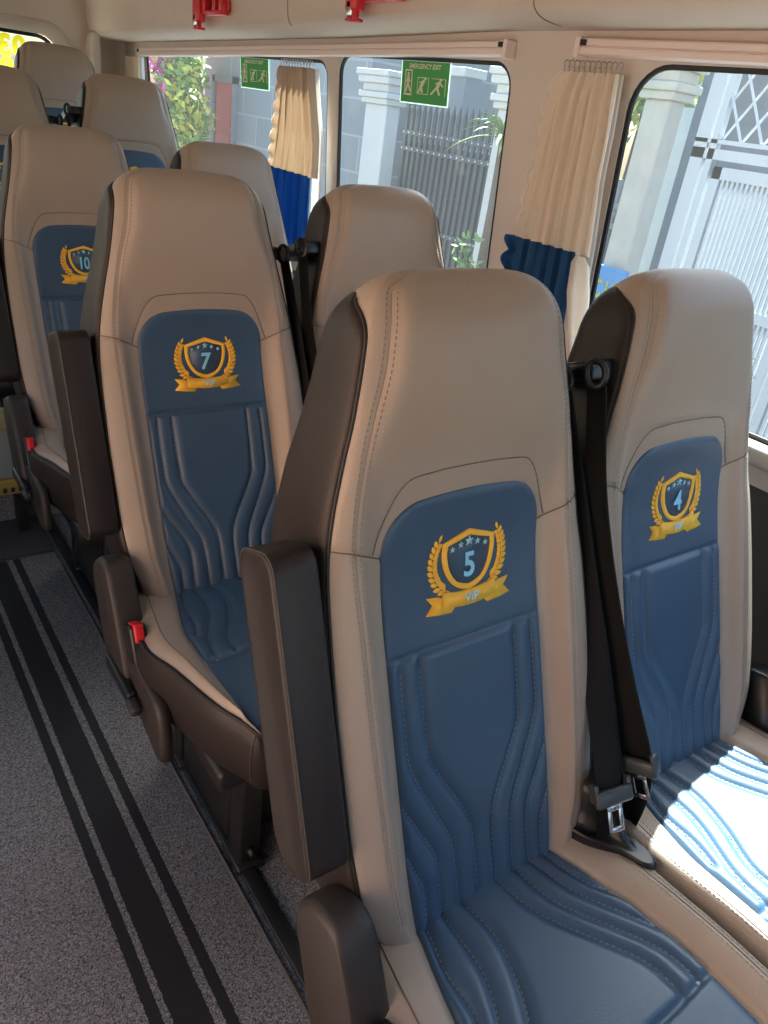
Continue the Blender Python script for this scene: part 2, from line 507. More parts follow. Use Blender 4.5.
def shield_mesh():
    mb = MB(); ering(mb, shield_pts(0), shield_pts(.0085), EH - .002, EH + .0016, 0)
    eplate(mb, shield_pts(.008), EH - .002, EH + .0002, 1)
    return mb.mesh('emblem', [GOLD, BLUE])
def laurel_mesh(sg):
    mb = MB()
    stem = catmull([(-.032, .424), (-.045, .432), (-.0535, .446), (-.0560, .461), (-.0535, .476), (-.0475, .489)], 8)
    stem = stem * [1, 1]
    Q = resample(stem, .0006)
    def at(t): return np.array([np.interp(t, np.linspace(0, 1, len(Q)), Q[:, i]) for i in (0, 1)])
    def leaf(p, ang, ln, w):
        d = np.array([math.cos(ang), math.sin(ang)]); s = np.array([-d[1], d[0]])
        pr = [(0, 0), (.25, .62), (.5, 1), (.75, .72), (1, 0), (.75, -.72), (.5, -1), (.25, -.62)]
        pts = np.array([p + d * ln * a + s * w / 2 * b for a, b in pr]); c = p + d * ln * .5
        u = np.append(pts[:, 0], c[0]); v = np.append(pts[:, 1], c[1])
        hh = np.append(np.full(8, EH - .0005), EH + .0022)
        mb.add(F3(sg * u + EC, v, hh), [(i, (i + 1) % 8, 8) for i in range(8)], 0)
    for i in range(10):
        t = .08 + .88 * i / 9.5
        p = at(t); d = at(min(1, t + .03)) - at(max(0, t - .03)); a = math.atan2(d[1], d[0])
        ln = .0125 - .0028 * (i / 9)
        leaf(p, a + .72, ln * 1.08, .0068); leaf(p, a - .72, ln, .0066)
    p = at(1.0); leaf(p, math.pi * .38, .011, .0045)
    st = [F3(sg * a + EC, b, EH + .0006) for a, b in resample(stem, .004)]
    mb.tube(np.array(st), .0009, 5)
    return mb.mesh('laurel_branch', [GOLD])
def ribbon_mesh():
    mb = MB()
    for s in (-1, 1):
        eplate(mb, [(s * .022, .4045), (s * .030, .3970), (s * .050, .3985), (s * .069, .4015), (s * .0585, .4125), (s * .0675, .4235), (s * .050, .4215), (s * .040, .418)], EH - .002, EH + .0004)
    x = np.linspace(-.0425, .0425, 19)
    top = np.stack([x, .4205 + .0052 * (x / .0425) ** 2], 1); bot = np.stack([x, .4015 + .0052 * (x / .0425) ** 2], 1)
    eplate(mb, np.vstack([top, bot[::-1]]), EH - .001, EH + .0026)
    return mb.mesh('ribbon', [GOLD])
def star_mesh():
    mb = MB()
    for cx, cy, r in ((-.0265, .4765, .0040), (-.0135, .4805, .0044), (0, .4835, .0070), (.0135, .4805, .0044), (.0265, .4765, .0040)):
        pts = []
        for k in range(10):
            a = math.pi / 2 + k * math.pi / 5; q = r if k % 2 == 0 else r * .42
            pts.append((cx + q * math.cos(a), cy + q * math.sin(a)))
        eplate(mb, pts, EH, EH + .0014)
    return mb.mesh('stars', [PALE])
def text_flat(txt, size, bold=0.0, shear=0., spacing=1.):
    cu = bpy.data.curves.new('lettering', 'FONT'); cu.body = txt; cu.size = size; cu.align_x = 'CENTER'; cu.align_y = 'CENTER'
    cu.offset = bold; cu.shear = shear; cu.resolution_u = 4; cu.space_character = spacing
    o = bpy.data.objects.new('lettering', cu); COL.objects.link(o)
    bpy.context.view_layer.update()
    ev = o.evaluated_get(bpy.context.evaluated_depsgraph_get()); me = ev.to_mesh()
    V_ = np.array([v.co[:] for v in me.vertices]); Fc = [tuple(p.vertices) for p in me.polygons]
    ev.to_mesh_clear(); bpy.data.objects.remove(o); bpy.data.curves.remove(cu)
    return V_, Fc
def etext(txt, size, cu_, cv_, m, name, bold, shear=0., sx=1., h=.0018):
    V_, Fc = text_flat(txt, size, bold, shear)
    c = (V_.max(0) + V_.min(0)) / 2
    u = (V_[:, 0] - c[0]) * sx + cu_ + EC; v = V_[:, 1] - c[1] + cv_
    mb = MB(); mb.add(F3(u, v, EH + h), Fc)
    return mb.mesh(name, [m], smooth=False)
def numeral_mesh(t):
    return etext(t, .043, 0, .4535, CYAN, 'numeral', .0011, 0.12 if t == '7' else 0, .92 if len(t) == 1 else .72, .0022)
def vip_mesh():
    return etext('VIP', .0150, .002, .4115, PALE, 'ribbon_lettering', .0003, .1, 1.1, .0038)

# ---- cushion (aisle on the left, -x side)
def c_z(y): return pchip(-np.asarray(y, float), [-.06, 0, .1, .25, .36, .395, .415, .43], [.445, .452, .458, .470, .471, .464, .452, .432])
def c_b(y): return pchip(-np.asarray(y, float), [-.06, 0, .06, .15, .25, .40, .43], [.112, .119, .135, .153, .156, .150, .145])
def c_o(y): return pchip(-np.asarray(y, float), [-.06, .08, .156, .234, .298, .353, .40, .43], [.212, .226, .232, .213, .197, .181, .159, .146])
def c_i(y): return pchip(-np.asarray(y, float), [-.06, .05, .36, .40, .43], [.209, .2185, .2185, .211, .193])
def c_s(y): return pchip(-np.asarray(y, float), [-.06, 0, .1, .25, .36, .40, .43], [.447, .454, .460, .472, .473, .470, .462])
YS = np.concatenate([np.arange(.06, -.36, -.008), np.linspace(-.362, -.428, 16)])
def cover_mesh(mir):
    G = []
    for y in YS:
        z, b, o, i = float(c_z(y)), float(c_b(y)), float(c_o(y)), float(c_i(y))
        fr = float(np.clip((.43 + y) / .05, 0, 1)) ** .5
        xs, zs = [], []
        qs = np.linspace(0, 1, 26)
        lu = pchip(qs, [0, .45, .6, .85, 1], [0, b, b + .012, b + .6 * (o - b), o]); lz = pchip(qs, [0, .45, .6, .85, 1], [z, z + .001, z + .010 * fr, max(z + .016 * fr, float(c_s(y)) + .006), float(c_s(y))])
        ru = pchip(qs, [0, .45, .6, .85, .96, 1], [0, b, b + .012, b + .7 * (i - b), i - .004, i]); rz = pchip(qs, [0, .45, .6, .85, .96, 1], [z, z + .001, z + .012 * fr, z + .024 * fr, z + .016 * fr, z - .01])
        G.append([(-a, y, c) for a, c in zip(lu[::-1], lz[::-1])] + [(a, y, c) for a, c in zip(ru[1:], rz[1:])])
    G = np.array(G); G[..., 0] *= mir
    mb = MB(); mb.grid(G)
    nn = np.tile([0, 0, 1.], (len(YS), 1))
    for col, mi in ((45, 1), (46, 1), (47, 1)):
        L3 = G[4:45, col] + [0, 0, .0006]
        if col == 46: mb.tube(L3 - [0, 0, .0006], .0009, 5, mi=2)
        else: dashes(mb, L3, nn, .0042, .0026, .0013, 1)
    for col in (4,):
        L3 = G[4:-14, col] + [0, 0, .0004]; mb.tube(L3, .0009, 5, mi=2)
    return mb.mesh('cushion_cover', [BEIGE, THREAD_B, SEAM])
CL = [[(-.137, .02), (-.133, -.012), (-.141, -.053), (-.158, -.097)],
      [(-.108, .02), (-.111, -.014), (-.124, -.061), (-.127, -.112), (-.140, -.155)],
      [(-.079, .02), (-.081, -.010), (-.083, -.067), (-.093, -.107), (-.128, -.18), (-.136, -.236)],
      [(-.045, .02), (-.045, -.007), (-.041, -.062), (-.060, -.122), (-.094, -.185), (-.100, -.236)]]
CL2 = [[(.020, .02), (.020, -.008), (.028, -.060), (.070, -.135), (.097, -.185), (.101, -.236)],
       [(.052, .02), (.052, -.009), (.062, -.064), (.100, -.130), (.128, -.185), (.134, -.236)],
       [(.082, .02), (.082, -.010), (.098, -.070), (.133, -.130), (.150, -.16)],
       [(.108, .02), (.108, -.015), (.122, -.065), (.148, -.10)]]
CLINES = [catmull(a, 6) for a in CL + CL2]
CREASE = catmull([(-.16, -.236), (-.08, -.240), (0, -.241), (.08, -.240), (.16, -.236)], 6)
def cpanel_mesh():
    ys = np.concatenate([np.arange(.05, -.36, -.0028), np.linspace(-.362, -.428, 30)]); ss = np.linspace(-1, 1, 111)
    Y_, S_ = np.meshgrid(ys, ss, indexing='ij')
    hb = c_b(Y_) + .003; U_ = S_ * hb
    Zz = c_z(Y_)
    edge = hb - np.abs(U_)
    H = .0065 * (1 - np.exp(-edge / .006))
    D = polydist(U_, Y_, CLINES); Dc = polydist(U_, Y_, [CREASE])
    q = np.clip((Y_ + .243) / .010, 0, 1)
    ef = np.clip(edge / .007, 0, 1)
    H = H + ef * q * (.004 - .0048 * np.exp(-(D / .0082) ** 2) - .0028 * np.exp(-(D / .0026) ** 2)) - ef * .0055 * np.exp(-(Dc / .0045) ** 2)
    G = np.stack([U_, Y_, Zz], -1)
    dz = np.gradient(Zz, axis=0) / np.gradient(Y_, axis=0)
    Nn = np.stack([0 * dz, -dz, np.ones_like(dz)], -1); Nn /= np.linalg.norm(Nn, axis=-1, keepdims=True)
    mb = MB(); mb.grid(overlay(G, Nn, H, .012), 0)
    nn = np.tile([0, 0, 1.], (600, 1))
    for L in CLINES:
        L = L[L[:, 1] > -.232]
        Q = resample(L, .004)
        dashes(mb, np.stack([Q[:, 0] + .001, Q[:, 1], c_z(Q[:, 1]) + .0046], 1), nn[:len(Q)], .0042, .0034, .0011, 1, .0008)
    return mb.mesh('cushion_panel', [BLUE, THREAD])
def skirt_mesh(mir):
    ys = np.concatenate([np.linspace(.05, -.36, 34), np.linspace(-.372, -.428, 8)])
    Lp = [(-float(c_o(y)), y) for y in ys]; Rp = [(float(c_i(y)), y) for y in ys[::-1]]
    Fp = [(x, -.431 - .010 * (1 - (x / .15) ** 2)) for x in np.linspace(-.132, .18, 22)]
    P = np.array(Lp + Fp + Rp)
    T = np.gradient(P, axis=0); T /= np.linalg.norm(T, axis=1, keepdims=True)
    Nr = np.stack([T[:, 1], -T[:, 0]], 1)
    cen = np.array([0, -.18]); sgn = np.sign(((P - cen) * Nr).sum(1)); Nr *= sgn[:, None]
    zt = np.where(np.arange(len(P)) < len(Lp), c_s(P[:, 1]), np.where(P[:, 1] < -.428, .436, c_z(P[:, 1]) - .006))
    prof = [(-.004, .003), (.003, .0015), (.0075, -.006), (.0115, -.025), (.0135, -.050), (.012, -.080), (.007, -.105), (-.002, -.120), (-.016, -.128), (-.05, -.130)]
    rows = []
    for o, dz in prof:
        k = np.where(P[:, 1] > -.02, .4, 1.0) * np.where(np.arange(len(P)) >= len(P) - len(Rp), .0, 1.)
        q = P + Nr * (o * k)[:, None] if o > 0 else P + Nr * o
        zz = zt + dz * np.clip((zt - .335) / .130, .8, 1.1)
        rows.append(np.column_stack([q, zz]))
    G = np.array(rows); G[..., 0] *= mir
    mb = MB(); mb.grid(G)
    mb.tube(G[1] + [0, 0, .001], .0022, 6)
    k = len(Lp) - 2
    mb.tube(G[1:8, k] * 1.0 + [0, -.001, 0], .0014, 5, mi=1)
    return mb.mesh('cushion_skirt', [DARK, SEAM_D])

def BV(u, n):  # box mapper for (x, v, n) coordinates
    return None
def vmap(c): return S3(c[0], c[1], c[2])
def armrest_mesh():
    mb = MB()
    # outline in (v, n) with round ends, extruded across
    def outline(ins):
        v0, v1, n0, n1 = .146, .523, -.052, .026; pts = []
        for cx, cy, r, a0 in ((v1 - .022, n1 - .022, .022, 0), (v0 + .024, n1 - .024, .024, 90), (v0 + .042, n0 + .042, .042, 180), (v1 - .022, n0 + .022, .022, 270)):
            # order: +v/+n, then +n/-v, then -v/-n, then -n/+v
            for t in np.linspace(0, 90, 8):
                an = math.radians(a0 + t); pts.append((cx + r * math.cos(an), cy + r * math.sin(an)))
        o = np.array(pts); c = np.array([(v0 + v1) / 2, (n0 + n1) / 2])
        return c + (o - c) * [1 - ins / .188, 1 - ins / .039]
    prof = [(-.266, .020), (-.2690, .009), (-.2695, .004), (-.2685, 0.0012), (-.265, 0), (-.218, 0), (-.2145, .0015), (-.213, .006), (-.214, .014), (-.217, .022)]
    rows = []
    for x, ins in prof:
        o = outline(ins); rows.append(S3(np.full(len(o), x), o[:, 0], o[:, 1]))
    mb.grid(np.array(rows), 0, closed=True)
    n = len(rows[0]); mb.f.append(tuple(range(n))); mb.m.append(0); mb.f.append(tuple(range((len(rows) - 1) * n, len(rows) * n))); mb.m.append(0)
    o = outline(-.0004); L = S3(np.full(len(o), -.2665), o[:, 0], o[:, 1]); mb.tube(L, .0012, 5, closed=True, mi=1)
    return mb.mesh('armrest', [DARK, SEAM_D])
def housing_mesh(mir):
    mb = MB()
    ol = catmull([(.092, -.040), (.106, -.015), (.109, .020), (.095, .050), (.04, .062), (-.06, .070), (-.12, .070)], 6)
    ol = np.vstack([ol, [(-.13, .03), (-.13, -.05), (.06, -.055)]])
    c = ol.mean(0)
    rows = []
    for x, k in ((-.258, .86), (-.256, .93), (-.250, .985), (-.246, 1.), (-.214, 1.), (-.208, .96)):
        o = c + (ol - c) * k; rows.append(S3(np.full(len(o), x * mir), o[:, 0], o[:, 1]))
    mb.grid(np.array(rows), 0, closed=True)
    n = len(ol); mb.f.append(tuple(range(n))); mb.m.append(0); mb.f.append(tuple(range(5 * n, 6 * n))); mb.m.append(0)
    return mb.mesh('recliner_cover', [BROWN_PL if mir > 0 else BLACK_PL])
def buckle_rot(c0):
    def f(c):
        a = math.radians(-24); x, y, z = c
        return (c0[0] + x, c0[1] + y * math.cos(a) - z * math.sin(a), c0[2] + y * math.sin(a) + z * math.cos(a))
    return f
def buckle_mesh(mir):
    f = buckle_rot((-.232 * mir, -.106, .438))
    mb = MB(); mb.rbox((-.016, -.022, -.03), (.016, .022, .045), .006, 3, T=f)
    mb.rbox((-.008, -.014, -.09), (.008, .014, -.02), .004, 2, T=f)
    return mb.mesh('buckle', [BLACK_PL])
def button_mesh(mir):
    f = buckle_rot((-.232 * mir, -.106, .438))
    mb = MB(); mb.rbox((-.009, -.026, .012), (.009, .012, .0475), .004, 3, T=f)
    return mb.mesh('release_button', [RED_PL])
def valance_mesh(mir):
    mb = MB()
    pts = [(.03, .33), (.03, .44), (-.06, .445), (-.16, .42), (-.235, .405), (-.258, .36), (-.262, .300), (-.235, .292), (-.15, .315), (-.06, .325)]
    rows = []
    P = catmull(np.array(pts + pts[:1]), 4)[:-1]; c = P.mean(0)
    for x, k in ((-.226, 1.), (-.240, 1.), (-.246, .97), (-.248, .92)):
        o = c + (P - c) * k; rows.append(np.column_stack([np.full(len(o), x * mir), o]))
    mb.grid(np.array(rows), 0, closed=True); n = len(P); mb.f.append(tuple(range(3 * n, 4 * n))); mb.m.append(0); mb.f.append(tuple(range(n))); mb.m.append(0)
    return mb.mesh('side_valance', [BROWN_PL])
def lever_mesh(mir):
    mb = MB(); mb.rbox((-.268 * mir, -.150, .345), (-.250 * mir, -.02, .372), .006, 3)
    mb.rbox((-.272 * mir, -.185, .347), (-.252 * mir, -.148, .366), .006, 3, mi=1)
    return mb.mesh('recline_lever', [BLACK_PL, BROWN_PL])
def leg_mesh(x, y, h):
    mb = MB(); mb.rbox((x - .022, y - .026, h), (x + .022, y + .026, .34), .006, 2)
    mb.rbox((x - .030, y - .040, h), (x + .030, y + .040, h + .018), .005, 2)
    mb.tube([(x, y - .041, h + .05), (x, y - .020, h + .05)], .008, 8)
    return mb.mesh('leg', [BLACK_MT])
def frame_mesh(mir):
    mb = MB()
    mb.rbox((-.19, -.375, .300), (.19, .02, .345), .01, 2)
    for y in (-.30, .0): mb.rbox((-.17, y - .018, .262), (.17, y + .018, .302), .006, 2)
    mb.rbox((-.115, -.27, .02), (.115, -.03, .31), .01, 2)  # black block standing in for the shade under the cushion
    for x in (-.095, .095): mb.rbox((x - .012, -.31, .06), (x + .012, .0, .10), .005, 2)
    return mb.mesh('seat_frame', [BLACK_MT])

# ---- seat belts, on the side where the pair of seats meets (s = +1: right, -1: left)
def belt_path(s):
    if s > 0:
        P = [(.2165, .648, -.014), (.2165, .50, .002), (.214, .34, .018), (.204, .20, .040), (.190, .092, .060), (.190, .03, .054), (.192, -.035, .03)]
        W = [(.16, .98), (.18, .98), (.40, .90), (.85, .50), (.97, .22), (.97, .22), (.80, .5)]
    else:
        P = [(-.2155, .646, .042), (-.2155, .50, .034), (-.213, .34, .044), (-.209, .22, .060), (-.205, .118, .076), (-.203, .05, .066), (-.202, -.035, .03)]
        W = [(.10, .99), (.14, .98), (.25, .96), (.24, .97), (.22, .97), (.22, .97), (.22, .97)]
    return P, W
def belt_mesh(s):
    P, W = belt_path(s); P = catmull(P, 8); W = catmull(W, 8); W /= np.linalg.norm(W, axis=1, keepdims=True)
    wid = np.interp(np.arange(len(P)), [0, 12, 30, len(P) - 1], [.030, .034, .046, .034])
    C_ = S3(P[:, 0], P[:, 1], P[:, 2])
    Wd = np.stack([W[:, 0], W[:, 1] * SN[1], W[:, 1] * SN[2]], 1)
    T = np.gradient(C_, axis=0); T /= np.linalg.norm(T, axis=1, keepdims=True)
    Nn = np.cross(T, Wd); Nn /= np.linalg.norm(Nn, axis=1, keepdims=True)
    if s > 0: cu = .003
    else: cu = -.003
    rows = []
    for k in np.linspace(-1, 1, 9):
        rows.append(C_ + Wd * (wid * k / 2)[:, None] + Nn * (cu * (1 - k * k)) )
    A = np.array(rows); B = A[::-1] + Nn[None] * -.0014
    mb = MB(); mb.grid(np.vstack([A, B, A[:1]]))
    return mb.mesh('seat_belt', [BLACK_WEB])
def tongue_frame(s):
    P, W = belt_path(s); i = 4
    c = S3(*[np.array(a) for a in P[i]]); w = np.array(W[i]); w = np.array([w[0], w[1] * SN[1], w[1] * SN[2]]); w /= np.linalg.norm(w)
    t = S3(*[np.array(a) for a in P[i - 1]]) - c; t /= np.linalg.norm(t)
    n = np.cross(w, t); n /= np.linalg.norm(n)
    if n[1] > 0: n = -n
    return c, w, t, n
def tongue_mesh(s):
    c, w, t, n = tongue_frame(s); T = lambda q: c + w * q[0] + t * q[1] + n * q[2]
    mb = MB(); mb.rbox((-.031, -.018, .001), (.031, .006, .013), .005, 3, T=T)
    mb.rbox((-.031, -.012, -.008), (-.024, .016, .010), .003, 2, T=T); mb.rbox((.024, -.012, -.008), (.031, .016, .010), .003, 2, T=T)
    for k in range(4): mb.rbox((-.014, -.010 + k * .004, .0115), (.014, -.0085 + k * .004, .013), .0006, 1, T=T)
    return mb.mesh('tongue', [GREY_PL])
def latch_mesh(s):
    c, w, t, n = tongue_frame(s); T = lambda q: c + w * q[0] + t * q[1] + n * q[2]
    mb = MB(); a, b = .0125, -.016
    mb.rbox((-a, -.056, .005), (-.006, b, .0075), .001, 2, T=T); mb.rbox((.006, -.056, .005), (a, b, .0075), .001, 2, T=T)
    mb.rbox((-a, -.056, .005), (a, -.048, .0075), .001, 2, T=T); mb.rbox((-a, -.026, .005), (a, b, .0075), .001, 2, T=T)
    return mb.mesh('latch_plate', [STEEL])
def guide_mesh(s):
    mb = MB(); a = np.linspace(0, 2 * math.pi, 25)[:-1]
    x0 = .2165 if s > 0 else -.2155
    nn0 = -.014 if s > 0 else .042
    pts = S3(x0 + .005 * np.sin(a), .664 + .017 * np.cos(a), nn0 + .012 * np.sin(a))
    mb.tube(pts, .0048, 8, closed=True)
    mb.rbox((x0 - .034 * s - .03, .655, -.062), (x0 - .034 * s + .03, .682, nn0 - .010), .004, 2, T=lambda c: S3(c[0], c[1], c[2]))
    return mb.mesh('belt_guide', [BLACK_PL])
def boot_mesh():
    mb = MB()
    base = catmull([(.140, .030), (.158, -.028), (.186, -.070), (.200, -.104), (.214, -.108), (.2215, -.088), (.219, -.055), (.2215, -.025), (.221, .02), (.18, .045), (.140, .030)], 6)[:-1]
    c = np.array([.192, -.005])
    rows = []
    for k, z, sh in ((1.0, .470, 0), (1.0, .482, 0), (1.0, .488, 0), (.95, .489, .002), (.80, .486, .006), (.66, .492, .010), (.56, .512, .014), (.48, .535, .018), (.40, .55, .022)):
        q = c + (base - c) * k + [0, sh]; rows.append(np.column_stack([q, np.full(len(q), z)]))
    mb.grid(np.array(rows), 0, closed=True); n = len(base); mb.f.append(tuple(range(8 * n, 9 * n))); mb.m.append(0)
    return mb.mesh('buckle_boot', [BLACK_PL])

GROUP = 'passenger seats in two columns'
def make_seat(x, y, z, side, numeral, label, armrest=True, belt=True, foot=0., emblem=True):
    """side 'a' = aisle seat (aisle on its left), 'w' = window seat"""
    t = empty('passenger_seat', (x, y, z)); tag(t, label, 'seat', GROUP)
    mir = 1 if side == 'a' else -1; s = 1 if side == 'a' else -1
    part('shell', 'backrest', shell_mesh, t)
    part('panel', 'center_panel', panel_mesh, t, 'blue quilted centre panel')
    part('sideL', 'side_panel', lambda: side_mesh(-1), t, 'dark brown side panel'); part('sideR', 'side_panel', lambda: side_mesh(1), t, 'dark brown side panel')
    part('back', 'back_panel', back_mesh, t, 'dark back panel')
    if emblem:
        e = part('shield', 'emblem', shield_mesh, t, 'gold embroidered shield emblem')
        part('laL', 'laurel_branch', lambda: laurel_mesh(1), e); part('laR', 'laurel_branch', lambda: laurel_mesh(-1), e)
        part('rib', 'ribbon', ribbon_mesh, e)
        part('vip', 'ribbon_lettering', vip_mesh, e, 'pale blue lettering VIP'); part('star', 'stars', star_mesh, e)
        if numeral: part('num' + numeral, 'numeral', lambda: numeral_mesh(numeral), e, 'light blue numeral ' + numeral)
    part('cover' + side, 'cushion_cover', lambda: cover_mesh(mir), t)
    part('cpanel', 'cushion_panel', cpanel_mesh, t, 'blue quilted cushion panel')
    part('skirt' + side, 'cushion_skirt', lambda: skirt_mesh(mir), t, 'dark brown cushion skirt')
    part('frame' + side, 'seat_frame', lambda: frame_mesh(mir), t)
    for i, (lx, ly) in enumerate(((-.095, -.30), (.095, -.30), (-.095, .0), (.095, .0))):
        part('leg%d_%.2f' % (i, foot), 'leg', lambda: leg_mesh(lx, ly, foot), t)
    part('hous' + side, 'recliner_cover', lambda: housing_mesh(mir), t, 'dark plastic recliner cover')
    b = part('buck' + side, 'buckle', lambda: buckle_mesh(mir), t, 'black belt buckle'); part('butt' + side, 'release_button', lambda: button_mesh(mir), b, 'red release button')
    part('val' + side, 'side_valance', lambda: valance_mesh(mir), t); part('lever' + side, 'recline_lever', lambda: lever_mesh(mir), t)
    if side == 'a' and armrest: part('arm', 'armrest', armrest_mesh, t, 'dark brown armrest folded upright')
    if belt:
        bl = part('belt' + side, 'seat_belt', lambda: belt_mesh(s), t, 'black seat belt')
        tg = part('tong' + side, 'tongue', lambda: tongue_mesh(s), bl, 'grey belt tongue'); part('latch' + side, 'latch_plate', lambda: latch_mesh(s), bl, 'steel latch plate')
        part('guide' + side, 'belt_guide', lambda: guide_mesh(s), t, 'black belt guide loop')
        if side == 'a': part('boot', 'buckle_boot', boot_mesh, t, 'black plastic boot')
    return t

make_seat(-.006, 0, 0, 'a', '5', 'beige and blue passenger seat with number 5 on its shield, nearest the camera')
make_seat(.4405, .01, 0, 'w', '4', 'beige and blue window seat with number 4 on its shield, cushion partly in sunlight')
make_seat(-.005, .802, 0, 'a', '7', 'aisle seat with number 7 on its shield, behind the seat with number 5')
make_seat(.446, .815, 0, 'w', None, 'window seat directly behind the number 4 seat, below the cream curtain')
make_seat(.012, 1.672, 0, 'a', '10', 'aisle seat with number 10 half hidden by the number 7 seat')
make_seat(.458, 1.66, 0, 'w', None, 'third window seat back, head beside the folded shade-toned curtain')
make_seat(-.016, 2.47, .115, 'a', None, 'seat behind the number 10 seat, cut by the left edge of the photo', foot=0.0)
make_seat(.43, 2.47, .135, 'w', None, 'raised window seat with a sliver of gold emblem, under the pink blossom window', foot=0.0)
make_seat(.385, 3.22, .215, 'w', None, 'rearmost seat whose head stands against the rear window', foot=0.0, belt=False)

# ------------------------------------------------------------------ van body
def XW(z):  # inner face of the window wall leans in towards the roof
    return .78 + np.clip(1.5 - z, -.1, .62) * .085
def rrect(ya, yb, za, zb, r, k=8):
    P = []
    for cy, cz, a0 in ((yb - r, zb - r, 0), (ya + r, zb - r, 90), (ya + r, za + r, 180), (yb - r, za + r, 270)):
        for t in np.linspace(0, 90, k):
            a = math.radians(a0 + t); P.append((cy + r * math.cos(a), cz + r * math.sin(a)))
    return np.array(P)
def window_wall(name, sgn, y0, y1, z0, z1, wins, mats, label=None):
    mb = MB()
    X = lambda z: sgn * XW(np.asarray(z, float))
    def rect(a, b, c, d):
        zs = np.linspace(c, d, 8)
        mb.grid(np.array([[(X(z), a, z), (X(z), b, z)] for z in zs]))
    cur = y0
    for (ya, yb, za, zb, r) in wins:
        rect(cur, ya, z0, z1); cur = yb
        if za > z0: rect(ya, yb, z0, za)
        if zb < z1: rect(ya, yb, zb, z1)
        k = 8; L = rrect(ya, yb, za, zb, r, k)
        O = np.vstack([np.tile(c, (k, 1)) for c in ((yb, zb), (ya, zb), (ya, za), (yb, za))])
        lo = np.column_stack([X(L[:, 1]), L[:, 0], L[:, 1]]); ou = np.column_stack([X(O[:, 1]), O[:, 0], O[:, 1]])
        n = len(L)
        for c in range(4):
            for i in range(k - 1):
                a = c * k + i; mb.add([ou[a], lo[a], lo[a + 1]], [(0, 1, 2)])
            a = c * k + k - 1; b = (a + 1) % n
            mb.add([ou[a], lo[a], lo[b], ou[b]], [(0, 1, 2, 3)])
        out = lo + [sgn * .014, 0, 0]
        mb.grid(np.array([lo, out]), closed=True)
    rect(cur, y1, z0, z1)
    # outer skin so the wall has thickness
    mb2 = MB(); mb2.v = mb.v; mb2.f = mb.f; mb2.m = mb.m
    o = mb2.build(name, mats, smooth=False)
    tag(o, label, None, None, 'structure')
    return o
WINS = [(1.90, 3.50, .90, 1.468, .055), (1.082, 1.838, .90, 1.490, .06), (-1.30, .739, .885, 1.500, .085)]
window_wall('wall_right', 1, -1.6, 3.76, .80, 1.56, [WINS[0], WINS[1], WINS[2]][::-1] if False else sorted(WINS), [WALL], 'beige window wall of the van')
LW = [(-.55, .70, .15, 1.48, .06), (.85, 1.75, .90, 1.48, .06), (1.95, 3.3, .90, 1.46, .06)]
window_wall('wall_left', -1, -1.6, 3.76, .0, 1.56, LW, [WALL], 'beige wall on the sliding door side')
o = bpy.data.objects['wall_left']; o.location.x = -.28

def window(idx, spec, sgn=1, dx=0.):
    ya, yb, za, zb, r = spec
    root = empty('window_%d' % idx, (dx, 0, 0)); tag(root, None, None, None, 'structure')
    L = rrect(ya, yb, za, zb, r); I = rrect(ya + .009, yb - .009, za + .009, zb - .009, max(.02, r - .012))
    mb = MB()
    rows = []
    for Q, off in ((L, -.003), (L, .004), (I, .004), (I, -.003), (L, -.003)):
        rows.append(np.column_stack([sgn * (XW(Q[:, 1]) + .006 + off), Q[:, 0], Q[:, 1]]))
    mb.grid(np.array(rows), closed=True)
    mb.build('gasket', RUBBER, root, smooth=False, label='black rubber window gasket')
    mb = MB()
    mb.add(np.column_stack([sgn * (XW(L[:, 1]) + .0125), L[:, 0], L[:, 1]]), [tuple(range(len(L)))])
    mb.build('pane', GLASS, root, smooth=False)
    return root
for i, w in enumerate(WINS): window(i + 1, w)
for i, w in enumerate(LW[1:]): window(i + 5, w, -1, -.28)

# lower side: sill ledge, and a panel coloured dark to stand for shadow
mb = MB(); mb.rbox((.80, -1.6, .845), (.850, 3.72, .885), .012, 3); tag(mb.build('trim_1', TRIM), 'pale window sill ledge', None, None, 'structure')
mb = MB(); mb.box((.835, -1.6, 0), (.86, 3.76, .86)); tag(mb.build('wall_lower', SHADE_GREY, smooth=False), 'lower side panel coloured dark for the shadow beside the seats', None, None, 'structure')
# floor and runner
mb = MB(); mb.box((-1.2, -1.6, -.05), (.86, 3.80, -.002)); tag(mb.build('floor', MAT_FLOOR, smooth=False), 'grey carpet floor', None, None, 'structure')
mb = MB(); mb.rbox((-1.05, -1.5, -.001), (-.140, 1.77, .006), .003, 2)
root = mb.build('aisle_runner', MAT_RUN, label=None); tag(root, 'grey carpet runner with black stripes down the aisle', 'carpet')
mb = MB(); mb.tube([(-.139, -1.5, .004), (-.139, 1.77, .004), (-1.05, 1.77, .004)], .004, 8); mb.build('bound_edge', mat('edge_binding', (.10, .09, .08), .8), root)
mb = MB(); mb.rbox((-.124, -1.4, 0), (-.092, 2.2, .010), .003, 2); tag(mb.build('trim_2', BLACK_MT), 'black seat track', None, None, 'structure')
mb = MB(); mb.rbox((.09, -1.4, 0), (.13, 2.2, .010), .003, 2); tag(mb.build('trim_3', BLACK_MT), 'black seat track', None, None, 'structure')
mb = MB(); mb.box((-.26, 2.02, 0), (.83, 3.76, .114)); tag(mb.build('floor_platform', MAT_FLOOR, smooth=False), 'raised carpeted step under the rear seats', None, None, 'structure')
mb = MB(); mb.box((-.26, 2.86, .114), (.83, 3.76, .214)); tag(mb.build('floor_rear', MAT_FLOOR, smooth=False), 'upper carpeted step under the rearmost seat', None, None, 'structure')

